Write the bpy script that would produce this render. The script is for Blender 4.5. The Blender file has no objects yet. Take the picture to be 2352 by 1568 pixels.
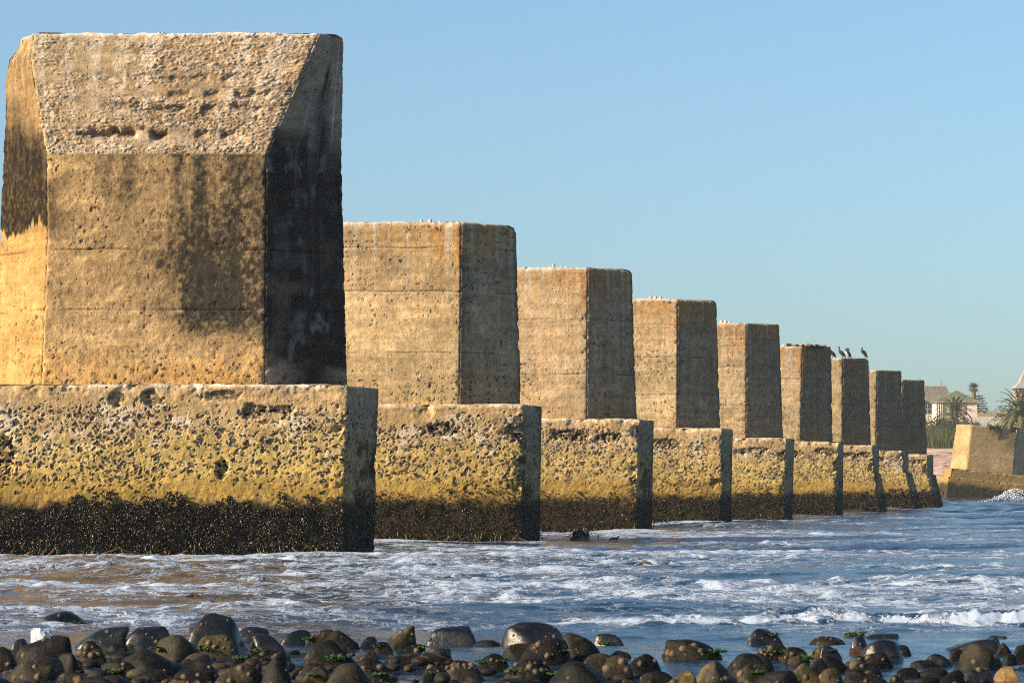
import bpy, math, random
import numpy as np
from mathutils import Vector, Matrix, Euler

# ------------------------------------------------------------------ basics
sc = bpy.context.scene
COL = sc.collection
F, CX, HY, EYE = 6670.0, 1176.0, 1116.0, 1.67     # survey constants: focal length, horizon, eye height above the water

def at(px, py, d):
    return np.array([(px - CX) * d / F, d, EYE + (HY - py) * d / F])
def ax(px, d): return (px - CX) * d / F
def az(py, d): return EYE + (HY - py) * d / F

# ------------------------------------------------------------------ noise (numpy)
def _h(ix, iy, iz, seed):
    with np.errstate(over='ignore'):
        n = (ix.astype(np.uint32) * np.uint32(374761393) + iy.astype(np.uint32) * np.uint32(668265263)
             + iz.astype(np.uint32) * np.uint32(2147483647) + np.uint32((seed * 1274126177 + 97) & 0xffffffff))
        n = (n ^ (n >> np.uint32(13))) * np.uint32(1274126177)
        n = (n ^ (n >> np.uint32(16))) * np.uint32(2246822519)
        n = n ^ (n >> np.uint32(15))
    return n.astype(np.float64) / 4294967296.0
def vn3(x, y, z, seed=0):
    xi, yi, zi = np.floor(x).astype(np.int64), np.floor(y).astype(np.int64), np.floor(z).astype(np.int64)
    fx, fy, fz = x - xi, y - yi, z - zi
    fx = fx*fx*fx*(fx*(fx*6-15)+10); fy = fy*fy*fy*(fy*(fy*6-15)+10); fz = fz*fz*fz*(fz*(fz*6-15)+10)
    r = 0
    for dx in (0, 1):
        wx = fx if dx else 1 - fx
        for dy in (0, 1):
            wy = fy if dy else 1 - fy
            for dz in (0, 1):
                wz = fz if dz else 1 - fz
                r = r + wx*wy*wz*_h(xi+dx, yi+dy, zi+dz, seed)
    return r*2 - 1
def vn2(x, y, seed=0):
    xi, yi = np.floor(x).astype(np.int64), np.floor(y).astype(np.int64)
    fx, fy = x - xi, y - yi
    fx = fx*fx*fx*(fx*(fx*6-15)+10); fy = fy*fy*fy*(fy*(fy*6-15)+10)
    z0 = np.zeros_like(xi)
    a = _h(xi, yi, z0, seed); b = _h(xi+1, yi, z0, seed); c = _h(xi, yi+1, z0, seed); d = _h(xi+1, yi+1, z0, seed)
    return (a*(1-fx)*(1-fy) + b*fx*(1-fy) + c*(1-fx)*fy + d*fx*fy)*2 - 1
def fbm2(x, y, o=4, seed=0, g=.5):
    r, a, t = 0, 1., 0.
    for i in range(o):
        r = r + a*vn2(x, y, seed+i*7); t += a; a *= g
        x, y = (x*.8 - y*.6)*2.03 + 3.1, (x*.6 + y*.8)*2.03 + 1.7
    return r/t
def fbm3(x, y, z, o=4, seed=0, g=.5):
    r, a, t = 0, 1., 0.
    for i in range(o):
        r = r + a*vn3(x, y, z, seed+i*7); t += a; a *= g
        x, y, z = x*2.03+1.3, y*2.01+4.1, z*2.05+2.7
    return r/t
def cell2(x, y, seed=0, jit=.9):
    xi, yi = np.floor(x).astype(np.int64), np.floor(y).astype(np.int64)
    z0 = np.zeros_like(xi)
    f1 = np.full(x.shape, 9.); f2 = np.full(x.shape, 9.); cid = np.zeros(x.shape); ex = np.zeros(x.shape); ey = np.zeros(x.shape)
    for dx in (-1, 0, 1):
        for dy in (-1, 0, 1):
            qx, qy = xi+dx, yi+dy
            ox = qx + .5 + jit*(_h(qx, qy, z0, seed)-.5) - x
            oy = qy + .5 + jit*(_h(qx, qy, z0, seed+11)-.5) - y
            d = np.sqrt(ox*ox + oy*oy)
            m = d < f1
            f2 = np.where(m, f1, np.minimum(f2, d))
            cid = np.where(m, _h(qx, qy, z0, seed+23), cid)
            ex = np.where(m, ox, ex); ey = np.where(m, oy, ey)
            f1 = np.where(m, d, f1)
    return f1, f2, cid, ex, ey
def sst(a, b, x):
    t = np.clip((x-a)/(b-a), 0, 1); return t*t*(3-2*t)
def mixc(c, col, m):
    return c*(1-m[..., None]) + np.array(col)*m[..., None]

# ------------------------------------------------------------------ mesh and object helpers
def mesh(name, v, polys, col=None, smooth=True, attrs=None):
    """polys: list of index arrays (M,k)"""
    v = np.asarray(v, dtype=np.float32).reshape(-1, 3)
    me = bpy.data.meshes.new(name)
    polys = [np.asarray(p, dtype=np.int32) for p in polys if len(p)]
    me.vertices.add(len(v)); me.vertices.foreach_set('co', v.ravel())
    idx = np.concatenate([p.ravel() for p in polys])
    tot = np.concatenate([np.full(len(p), p.shape[1], np.int32) for p in polys])
    st = np.concatenate([[0], np.cumsum(tot)[:-1]]).astype(np.int32)
    me.loops.add(len(idx)); me.loops.foreach_set('vertex_index', idx)
    me.polygons.add(len(tot)); me.polygons.foreach_set('loop_start', st); me.polygons.foreach_set('loop_total', tot)
    me.polygons.foreach_set('use_smooth', np.full(len(tot), smooth, bool))
    me.update(calc_edges=True)
    if col is not None:
        c = np.ones((len(v), 4), np.float32); c[:, :3] = np.asarray(col).reshape(-1, 3)
        a = me.color_attributes.new('col', 'FLOAT_COLOR', 'POINT'); a.data.foreach_set('color', c.ravel())
    for k, val in (attrs or {}).items():
        a = me.attributes.new(k, 'FLOAT', 'POINT'); a.data.foreach_set('value', np.asarray(val, np.float32).ravel())
    me.validate()
    return me
def link(name, me, mat=None, parent=None, loc=None):
    o = bpy.data.objects.new(name, me); COL.objects.link(o)
    if mat is not None and me is not None and len(me.materials) == 0: me.materials.append(mat)
    if parent is not None: o.parent = parent
    if loc is not None: o.location = loc
    return o
def tag(o, label=None, cat=None, group=None, kind=None):
    if label: o['label'] = label
    if cat: o['category'] = cat
    if group: o['group'] = group
    if kind: o['kind'] = kind
    return o
def thing(name, loc, label, cat, group=None, rz=0):
    o = bpy.data.objects.new(name, None); COL.objects.link(o)
    o.location = loc; o.rotation_euler = (0, 0, rz); o.empty_display_size = .2
    return tag(o, label, cat, group)
class MB:
    """collects simple solids into one mesh"""
    def __init__(s): s.v = []; s.q = []; s.t = []; s.c = []; s.n = 0
    def add(s, v, q=(), t=(), c=(1, 1, 1)):
        v = np.asarray(v, float).reshape(-1, 3)
        if len(q): s.q.append(np.asarray(q, int)+s.n)
        if len(t): s.t.append(np.asarray(t, int)+s.n)
        s.v.append(v); c = np.asarray(c, float)
        s.c.append(np.tile(c, (len(v), 1)) if c.ndim == 1 else c); s.n += len(v); return s
    def box(s, x0, x1, y0, y1, z0, z1, c=(1, 1, 1)):
        v = [(x, y, z) for z in (z0, z1) for y in (y0, y1) for x in (x0, x1)]
        return s.add(v, [(0, 2, 3, 1), (4, 5, 7, 6), (0, 1, 5, 4), (2, 6, 7, 3), (0, 4, 6, 2), (1, 3, 7, 5)], c=c)
    def tube(s, pts, rad, n=10, c=(1, 1, 1), flat=1.0):
        pts = np.asarray(pts, float); rad = np.asarray(rad, float)*np.ones(len(pts))
        V = []
        tg = np.gradient(pts, axis=0); tg /= np.linalg.norm(tg, axis=1)[:, None]+1e-9
        up = np.array([.31, .87, .11])
        for p, r, t in zip(pts, rad, tg):
            a = np.cross(t, up); a /= np.linalg.norm(a)+1e-9; b = np.cross(t, a)
            th = np.arange(n)*2*np.pi/n
            V.append(p + r*(np.cos(th)[:, None]*a*flat + np.sin(th)[:, None]*b))
        V = np.concatenate(V); m = len(pts)
        q = [(i*n+j, i*n+(j+1) % n, (i+1)*n+(j+1) % n, (i+1)*n+j) for i in range(m-1) for j in range(n)]
        k = len(V); V = np.vstack([V, pts[0], pts[-1]])
        t = [(k, (j+1) % n, j) for j in range(n)] + [(k+1, (m-1)*n+j, (m-1)*n+(j+1) % n) for j in range(n)]
        if np.asarray(c).ndim == 2: c = np.vstack([np.repeat(np.asarray(c), n, 0), c[0], c[-1]])
        return s.add(V, q, t, c)
    def build(s, name, mat, parent=None, loc=None, smooth=False):
        return link(name, mesh(name, np.concatenate(s.v), [np.concatenate(x) for x in (s.q, s.t) if x],
                    np.concatenate(s.c), smooth), mat, parent, loc)

# ------------------------------------------------------------------ materials
def nt(name):
    m = bpy.data.materials.new(name); m.use_nodes = True
    t = m.node_tree; b = t.nodes['Principled BSDF']
    return m, t, b
def N(t, typ, **kw):
    n = t.nodes.new(typ)
    for k, v in kw.items():
        if k in n.inputs: n.inputs[k].default_value = v
        else: setattr(n, k, v)
    return n
def mth(t, op, a, b=None, clamp=False):
    n = t.nodes.new('ShaderNodeMath'); n.operation = op; n.use_clamp = clamp
    for i, x in enumerate((a, b)):
        if x is None: continue
        if hasattr(x, 'links'): t.links.new(x, n.inputs[i])
        else: n.inputs[i].default_value = x
    return n.outputs[0]
def rng(t, x, a, b, c, d):
    n = N(t, 'ShaderNodeMapRange'); t.links.new(x, n.inputs[0])
    for i, v in enumerate((a, b, c, d)): n.inputs[i+1].default_value = v
    return n.outputs[0]
def mat_col(name, rough=.85, var=.35, scale=12., bump=.012, bscale=40., spec=.3, vor=0., coord='Object', rough2=None):
    """vertex-colour driven material with procedural grain and bump"""
    m, t, b = nt(name)
    ca = N(t, 'ShaderNodeVertexColor', layer_name='col')
    tc = N(t, 'ShaderNodeTexCoord'); co = tc.outputs[coord]
    n1 = N(t, 'ShaderNodeTexNoise', Scale=scale, Detail=6., Roughness=.65); t.links.new(co, n1.inputs['Vector'])
    n2 = N(t, 'ShaderNodeTexNoise', Scale=bscale, Detail=4., Roughness=.7); t.links.new(co, n2.inputs['Vector'])
    f = rng(t, n1.outputs[0], .3, .7, 1-var, 1+var)
    f = mth(t, 'MULTIPLY', f, rng(t, n2.outputs[0], .3, .7, 1-var*.6, 1+var*.6))
    mx = N(t, 'ShaderNodeVectorMath', operation='SCALE'); t.links.new(ca.outputs[0], mx.inputs[0]); t.links.new(f, mx.inputs['Scale'])
    t.links.new(mx.outputs[0], b.inputs['Base Color'])
    h = n2.outputs[0]
    if vor:
        v = N(t, 'ShaderNodeTexVoronoi', Scale=vor); t.links.new(co, v.inputs['Vector'])
        h = mth(t, 'ADD', h, mth(t, 'MULTIPLY', v.outputs['Distance'], .8))
    h = mth(t, 'ADD', h, mth(t, 'MULTIPLY', n1.outputs[0], .8))
    bp = N(t, 'ShaderNodeBump', Strength=1., Distance=bump); t.links.new(h, bp.inputs['Height']); t.links.new(bp.outputs[0], b.inputs['Normal'])
    b.inputs['Specular IOR Level'].default_value = spec
    if rough2 is None: b.inputs['Roughness'].default_value = rough
    else: t.links.new(rng(t, n1.outputs[0], .35, .65, rough, rough2), b.inputs['Roughness'])
    return m
def concrete_mat(name):
    m, t, b = nt(name); b.inputs['Roughness'].default_value = .93; b.inputs['Specular IOR Level'].default_value = .12
    ca = N(t, 'ShaderNodeVertexColor', layer_name='col'); tc = N(t, 'ShaderNodeTexCoord'); oi = N(t, 'ShaderNodeObjectInfo')
    off = N(t, 'ShaderNodeVectorMath', operation='ADD'); sc3 = N(t, 'ShaderNodeVectorMath', operation='SCALE', Scale=40.)
    cb = N(t, 'ShaderNodeCombineXYZ'); t.links.new(oi.outputs['Random'], cb.inputs[0]); t.links.new(oi.outputs['Random'], cb.inputs[1]); t.links.new(cb.outputs[0], sc3.inputs[0])
    t.links.new(tc.outputs['Object'], off.inputs[0]); t.links.new(sc3.outputs[0], off.inputs[1]); co = off.outputs[0]
    def noise(s, d=5., r=.65, sc=None):
        v = co
        if sc:
            mp = N(t, 'ShaderNodeMapping'); mp.inputs['Scale'].default_value = sc; t.links.new(co, mp.inputs[0]); v = mp.outputs[0]
        n = N(t, 'ShaderNodeTexNoise', Scale=s, Detail=d, Roughness=r); t.links.new(v, n.inputs['Vector']); return n.outputs[0]
    big = noise(5., 6., .7); fine = noise(26., 5., .75); pour = noise(1., 5., .6, (.45, .45, 5.5)); drip = noise(1., 4., .6, (9., 9., .55))
    f = mth(t, 'MULTIPLY', rng(t, big, .3, .7, .72, 1.28), rng(t, fine, .28, .72, .62, 1.38))
    f = mth(t, 'MULTIPLY', f, rng(t, pour, .3, .7, .80, 1.20)); f = mth(t, 'MULTIPLY', f, rng(t, drip, .3, .7, .88, 1.12))
    # sparse pores
    vo = N(t, 'ShaderNodeTexVoronoi', Scale=11.); t.links.new(co, vo.inputs['Vector'])
    sx = N(t, 'ShaderNodeSeparateColor'); t.links.new(vo.outputs['Color'], sx.inputs[0])
    pore = mth(t, 'MULTIPLY', rng(t, vo.outputs['Distance'], .12, .26, 1, 0), rng(t, sx.outputs[0], .80, .83, 0, 1))
    f = mth(t, 'MULTIPLY', f, rng(t, pore, 0, 1, 1, .45))
    mx = N(t, 'ShaderNodeVectorMath', operation='SCALE'); t.links.new(ca.outputs[0], mx.inputs[0]); t.links.new(f, mx.inputs['Scale'])
    t.links.new(mx.outputs[0], b.inputs['Base Color'])
    h = mth(t, 'ADD', mth(t, 'MULTIPLY', big, 1.0), mth(t, 'MULTIPLY', fine, 1.3)); h = mth(t, 'SUBTRACT', h, mth(t, 'MULTIPLY', pore, 1.1))
    bp = N(t, 'ShaderNodeBump', Strength=1., Distance=.015); t.links.new(h, bp.inputs['Height']); t.links.new(bp.outputs[0], b.inputs['Normal'])
    return m
M = {
 'concrete': concrete_mat('weathered_concrete'),
 'far_concrete': mat_col('far_concrete', .92, .22, 3., .02, 14., .15),
 'mussel': mat_col('mussel_shell', .26, .4, 40., .002, 120., .3),
 'rock_wet': mat_col('wet_basalt', .24, .45, 7., .006, 22., .45, rough2=.46),
 'rock_dry': mat_col('dry_basalt', .45, .5, 9., .007, 34., .14, rough2=.75),
 'shell': mat_col('limpet_shell', .6, .3, 60., .002, 200., .3),
 'weed': mat_col('green_weed', .35, .4, 40., .002, 100., .4),
 'kelp': mat_col('kelp_blade', .16, .3, 20., .003, 60., .5),
 'leaf': mat_col('foliage', .6, .3, 2., .002, 20., .25),
 'bark': mat_col('palm_bark', .9, .3, 4., .03, 12., .1),
 'plaster': mat_col('painted_plaster', .8, .12, 1.5, .004, 20., .2),
 'roof': mat_col('weathered_roof', .8, .25, 1.2, .01, 8., .2),
 'glass': mat_col('dark_glass', .1, .1, 1., .0, 8., .5),
 'feather': mat_col('plumage', .5, .25, 30., .002, 90., .3),
 'sand': mat_col('beach_sand', .95, .25, .6, .05, 3., .1),
 'seabed': mat_col('wet_shingle', .45, .5, 12., .02, 40., .25),
 'wood': mat_col('grey_wood', .85, .25, 3., .01, 20., .15),
}
# ------------------------------------------------------------------ concrete blocks
def block(plan, z0, z1, res, shape, colour, hid=.35, top_round=.06, vis=(0, 1), seed=0):
    """closed block: plan(z)->(R,K,2) corner rings; every visible edge is sampled at res; shape and colour get surface fields"""
    zs = np.linspace(z0, z1, max(3, int((z1-z0)/res)+1))
    cor = plan(zs); R, K = cor.shape[:2]
    us, ids, ts = [], [], []
    ref = cor[0]
    for k in range(K):
        L = np.linalg.norm(ref[(k+1) % K]-ref[k])
        n = max(2, int(L/(res if k in vis else hid)))
        t = np.arange(n)/n
        ts.append(t); ids.append(np.full(n, k)); us.append(t*L)
    t = np.concatenate(ts); e = np.concatenate(ids); C = len(t)
    elen = np.array([np.linalg.norm(ref[(k+1) % K]-ref[k]) for k in range(K)])
    u = np.concatenate(us)
    dc = np.minimum(u, elen[e]-u)
    P = cor[:, e, :]*(1-t)[None, :, None] + cor[:, (e+1) % K, :]*t[None, :, None]
    T = np.roll(P, -1, 1)-np.roll(P, 1, 1)
    # wide tangent near corners gives a rounded arris
    nrm = np.stack([T[..., 1], -T[..., 0]], -1); nrm /= np.linalg.norm(nrm, axis=2, keepdims=True)+1e-9
    Z = np.repeat(zs[:, None], C, 1)
    S = dict(x=P[..., 0], y=P[..., 1], z=Z, u=np.repeat(u[None], R, 0), e=np.repeat(e[None], R, 0), dc=np.repeat(dc[None], R, 0),
             zt=z1-Z, res=res, w=elen[e][None]*np.ones((R, 1)))
    d, stone = shape(S)
    d = d - top_round*np.clip(1-S['zt']/(top_round*1.3), 0, 1)**2 - .035*np.clip(1-S['dc']/.06, 0, 1)**2
    V = np.concatenate([P + nrm*d[..., None], Z[..., None]], -1)
    c = colour(S, stone, d)
    i = np.arange((R-1)*C).reshape(R-1, C); j = np.roll(i, -1, 1)
    q = np.stack([i, j, j+C, i+C], -1).reshape(-1, 4)
    # top cap: two inner rings and a centre
    last = V[-1]; cen = last.mean(0); rings = [V.reshape(-1, 3)]; cols = [c.reshape(-1, 3)]
    base = (R-1)*C; n = R*C; tt = []
    ar = np.arange(C); br = np.roll(ar, -1)
    for s, dz in ((.94, .01), (.55, .0)):
        rr = cen + (last-cen)*s; rr[:, 2] = z1 + dz + .03*vn2(rr[:, 0]*4, rr[:, 1]*4, seed)
        rings.append(rr); cols.append(c[-1]*.9+.05)
        q = np.vstack([q, np.stack([base+ar, base+br, n+br, n+ar], -1)]); base = n; n += C
    rings.append([[cen[0], cen[1], z1]]); cols.append(c[-1][:1])
    tt = np.stack([base+ar, base+br, np.full(C, n)], -1)
    v = np.concatenate(rings)
    return v, [q, tt], np.concatenate(cols)

def stones(S, scale, dens, seed, stretch=1.):
    """embedded aggregate: returns mask of stone, rim value, id"""
    wx = S['u'] + .05*vn3(S['u']*9, S['z']*9, S['e']*3., seed+3); wz = S['z'] + .05*vn3(S['u']*9+7, S['z']*9, S['e']*3., seed+4)
    f1, f2, cid, ex, ey = cell2(wx*scale + S['e']*37., wz*scale*stretch, seed)
    r = .16 + .34*((cid*7.31) % 1)
    on = (((cid*3.77) % 1) < dens)
    ang = np.arctan2(ey, ex); r = r*(1+.22*np.sin(ang*2+cid*30)+.15*np.sin(ang*3+cid*71))
    m = sst(.0, .07, r-f1)*sst(.05, .13, f2-f1)*on
    rim = np.clip(1-np.abs(f1-r-.05)/.10, 0, 1)*on*(1-m)
    return m, rim, cid, f1

TAN = (.485, .345, .19); YEL = (.50, .34, .105); STONE = (.026, .026, .027); WHITE = (.62, .55, .47); GREYC = (.30, .245, .185)
RUST = (.42, .20, .055); BLACK = (.010, .0085, .0075)

def joints(S, zs, seed, depth=.02, w=.02):
    g = np.zeros_like(S['z'])
    for i, zz in enumerate(zs):
        wob = zz + .02*vn2(S['u']*1.3+S['e']*5, np.full_like(S['u'], i*3.7), seed)
        g = np.maximum(g, np.exp(-((S['z']-wob)/w)**2)*sst(-.5, .1, vn2(S['u']*1.1+9*i, S['e']*2.+i, seed+5)))
    return g*depth*1.3, g/1.

def rough(S, seed, amp=.007):
    x, y, z = S['x'], S['y'], S['z']
    d = amp*fbm3(x*2.1, y*2.1, z*2.1, 3, seed) + amp*.8*fbm3(x*9, y*9, z*9, 3, seed+1, .6)
    chip = np.clip(fbm3(x*3.1, y*3.1, z*3.4, 4, seed+2, .6)-.08, 0, 1)
    d = d - .17*chip*np.exp(-S['dc']/.09) - .10*np.clip(vn3(x*7, y*7, z*7, seed+8)-.2, 0, 1)*np.exp(-S['dc']/.05)
    d = d - .25*np.clip(fbm3(x*2.3, y*2.3, z*2.3, 3, seed+9)-.05, 0, 1)*np.exp(-S['zt']/.07)
    return d

def shaft_shape(zbot, ztop, seed, js, band=()):
    def fn(S):
        zb = S['z']-zbot
        d = rough(S, seed)
        dj, gj = joints(S, js, seed)
        # patches of exposed aggregate, mostly low down and just above the joints
        near = np.zeros_like(zb)
        for zz in js: near = np.maximum(near, np.exp(-np.clip(S['z']-zz, 0, 9)/.22)*(S['z'] > zz-.02))
        low = np.exp(-zb/.45)
        pf = fbm2(S['u']*.9+S['e']*9, S['z']*1.6, 4, seed+31)
        patch = np.clip(sst(.12, .45, pf)*.38 + low*.75*sst(-.3, .3, pf) + near*.4*sst(-.05, .3, pf), 0, 1)*np.where(S['e'] == 1, .55+.45*(low > .5), 1.)
        m, rim, cid, f1 = stones(S, 10., .8, seed+40)
        keep = ((cid*5.13) % 1) < patch*.8
        m = m*keep; rim = rim*keep
        pit = np.clip(vn3(S['u']*14+S['e']*31, S['z']*14, S['e']*1., seed+44)-.62, 0, 1)*sst(-.3, .4, fbm2(S['u']*.7, S['z']*.7+S['e']*3, 3, seed+45))
        d = d - dj - .013*m + .008*rim - .055*pit + .006*fbm2(S['u']*4.5+S['e']*5, S['z']*5.5, 4, seed+46, .65)
        S['patch'] = patch; S['pit'] = pit; S['joint'] = gj
        return d, m
    return fn
def shaft_colour(zbot, ztop, seed, js, shade=0.):
    def fn(S, m, d):
        x, z, e, u, zt = S['x'], S['z'], S['e'], S['u'], S['zt']
        n1 = fbm2(u*.6+e*13, z*.8, 4, seed+50); n2 = fbm2(u*2.2+e*7, z*3.1, 4, seed+51)
        n3 = fbm2(u*9+e*7, z*9, 3, seed+57)
        c = np.array(TAN)*(1+.42*n1+.30*n2+.16*n3)[..., None]
        c = mixc(c, (.42, .335, .19), .55*sst(-.15, .35, fbm2(u*.8+e*3, z*.45, 3, seed+52)))
        c = mixc(c, (.20, .155, .095), .32*sst(.1, .5, fbm2(u*1.1+e*3, z*.9, 4, seed+58)))          # greenish cast
        lay = np.searchsorted(np.sort(np.array(js)), z)
        c = c*(1+.10*np.sin(lay*2.4+seed))[..., None]
        # right-hand face: shade painted in as a darker brown, plus grey cement patches
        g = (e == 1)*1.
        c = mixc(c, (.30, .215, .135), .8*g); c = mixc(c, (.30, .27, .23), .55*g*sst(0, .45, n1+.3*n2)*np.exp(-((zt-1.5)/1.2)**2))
        str1 = vn2(u*5.+e*17, z*.18, seed+53)*.6+vn2(u*13.+e*17, z*.3, seed+54)*.4
        top = np.exp(-zt/.75)
        c = c*(1+g*(.20*str1+.2*n3+.25*n2))[..., None]
        # rust near the arris under the top
        rx = np.exp(-np.abs((S['w']-u))/1.1)*(e == 0) + .4*(e == 1)
        c = mixc(c, RUST, np.clip(3.2*top*rx*sst(-.65, .2, str1+.5*n2), 0, .92))
        c = mixc(c, RUST, .65*np.exp(-zt/2.2)*sst(.35, .65, str1)*(e == 0)); c = mixc(c, (.33, .21, .09), .6*(zt < .62+.05*n1)*(.4+.6*sst(-.4, .3, n2)))
        c = mixc(c, (.5, .45, .38), np.clip(.7*np.exp(-zt/1.1)*sst(.28, .6, vn2(u*7.+e*5, z*.25, seed+55)), 0, .75))   # lime and guano runs
        c = mixc(c, (.56, .49, .41), np.clip(1.0*np.exp(-zt/.05)+.4*np.exp(-zt/.15)*sst(-.2, .4, n2), 0, .8)*(1-.5*g))
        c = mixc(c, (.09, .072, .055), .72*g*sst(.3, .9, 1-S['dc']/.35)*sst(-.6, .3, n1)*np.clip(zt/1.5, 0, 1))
        low = np.exp(-(z-zbot)/.5)
        c = mixc(c, (.34, .22, .09), .5*low)
        c = c*(1-.6*np.clip(S['joint'], 0, 1)*sst(-.5, .2, n2))[..., None]
        scol = np.array(STONE)*(1.0+1.2*((S['u']*91.7) % 1)[..., None]*0) 
        c = c*(1-m[..., None]*.85) + scol*m[..., None]*.85
        c = c*(1-np.clip(S['pit']*2.5, 0, .7))[..., None]
        tn = np.random.default_rng(seed).random(3)-.5
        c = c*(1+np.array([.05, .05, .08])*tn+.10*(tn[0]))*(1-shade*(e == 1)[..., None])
        return np.clip(c, .01, .8)
    return fn

def foot_shape(ztop, seed, smooth_top=.9, band=(1.25, 3.1), caps=()):
    def fn(S):
        x, z, e, u, zt = S['x'], S['z'], S['e'], S['u'], S['zt']
        d = rough(S, seed, .02)
        wv = .22*vn2(u*.7+e*9, z*0, seed+4)
        dens = sst(smooth_top-.35, smooth_top+.2, zt+wv+.15*fbm2(u*1.5, z*1.5, 3, seed+6))*sst(1.45, 2.0, z+wv)
        dens = np.clip(dens*(.85+.5*fbm2(u*.8+e*4, z*2.5, 3, seed+5)), 0, 1)
        m, rim, cid, f1 = stones(S, 5.7, 1., seed+41, 1.2)
        m2, rim2, cid2, _ = stones(S, 10., 1., seed+42, 1.25)
        k = ((cid*5.13) % 1) < dens*.80; k2 = ((cid2*5.13) % 1) < dens*.60+.04
        m = np.maximum(m*k, m2*k2*.9); rim = np.maximum(rim*k, rim2*k2*.7)
        cav = np.zeros_like(z)
        for (cu, cz, ru, rz) in caps:
            q = np.sqrt(((u-cu)/ru)**2+((z-cz)/rz)**2) + .35*fbm2(u*6, z*6, 3, seed+12)
            cav = np.maximum(cav, np.clip((1.1-q)/.5, 0, 1)*(e == 0))
        ero = np.clip(fbm2(u*.8+e*11, z*1.2, 4, seed+13)-.18, 0, 1)*dens
        low = sst(2.0, 1.2, z)
        d = d - .018*m + .011*rim*sst(-.2, .3, fbm2(u*2+e*5, z*2, 3, seed+19)) - .17*cav*(.6+.5*m) - .10*ero + (e == 1)*(.045*fbm2(u*2.6, z*2.6, 4, seed+17, .65)-.03*np.clip(vn2(u*9, z*9, seed+18)-.3, 0, 1)*3) + .02*low*fbm2(u*9, z*9, 3, seed+14)
        # the arris of the footing is broken away
        d = d - 1.2*np.clip(fbm3(S['x']*1.9, S['y']*1.9, z*2.2, 5, seed+15, .66)-.03, 0, 1)*np.exp(-S['dc']/.17)*(.35+.65*dens)
        d = d - .55*np.clip(fbm3(S['x']*1.3, S['y']*1.3, z*1.3, 4, seed+16, .6)-.06, 0, 1)*np.exp(-zt/.13)*(1+1.5*(seed % 3 == 0))
        S['cav'] = cav; S['dens'] = dens; S['rim'] = rim
        return d, np.maximum(m, .8*(cav > .35)*(vn2(u*17, z*17, seed+9) > -.25))
    return fn
def foot_colour(ztop, seed, yel=1., topcol=(.385, .265, .135), brk=0.):
    def fn(S, m, d):
        x, z, e, u, zt = S['x'], S['z'], S['e'], S['u'], S['zt']
        n1 = fbm2(u*.6+e*13, z*1.2, 4, seed+50); n2 = fbm2(u*3.2+e*7, z*4.1, 4, seed+51)
        c = np.array(topcol)*(1+.22*n1+.22*n2)[..., None]
        lich = sst(.85, 1.5, zt+.25*n1)*sst(1.0, 1.6, z+.2*n1)
        c = mixc(c, (.43, .30, .095), yel*lich*.95*sst(-.75, .0, n2+.4*n1+.3))
        c = mixc(c, (.58, .47, .31), .75*np.clip(S['rim'], 0, 1)*sst(2.6, 1.2, zt))
        c = mixc(c, (.62, .54, .44), np.clip(S['dens']*sst(.15, .6, fbm2(u*1.7+e*3, z*2.2, 4, seed+60))*sst(2.0, .8, zt), 0, .5))
        c = mixc(c, (.29, .18, .045), .8*sst(2.05, 1.55, z+.2*n1))
        c = mixc(c, (.60, .54, .47), np.clip(1.3*np.exp(-zt/.05)*sst(-.4, .3, n2), 0, .9))
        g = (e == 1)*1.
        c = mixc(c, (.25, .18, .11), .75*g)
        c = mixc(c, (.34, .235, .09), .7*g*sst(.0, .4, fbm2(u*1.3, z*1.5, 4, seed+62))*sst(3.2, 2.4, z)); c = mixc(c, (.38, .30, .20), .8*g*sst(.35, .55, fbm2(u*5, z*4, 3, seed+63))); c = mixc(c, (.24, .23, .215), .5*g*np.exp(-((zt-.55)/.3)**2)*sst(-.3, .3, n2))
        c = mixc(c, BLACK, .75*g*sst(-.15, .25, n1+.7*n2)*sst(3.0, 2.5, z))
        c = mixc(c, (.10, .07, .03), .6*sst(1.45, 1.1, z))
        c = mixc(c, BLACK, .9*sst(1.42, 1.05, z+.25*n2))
        tone = ((np.floor(u*6.6)*.37+np.floor(z*6.6)*.71) % 1)
        sc_ = np.array(STONE)*(1+.9*tone)[..., None]*np.array([1.05, 1., .96]) + np.where(tone > .86, 1., 0.)[..., None]*np.array([.04, .012, .0])
        c = c*(1-m[..., None]*.93) + sc_*m[..., None]*.93
        return np.clip(c, .008, .8)
    return fn

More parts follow.
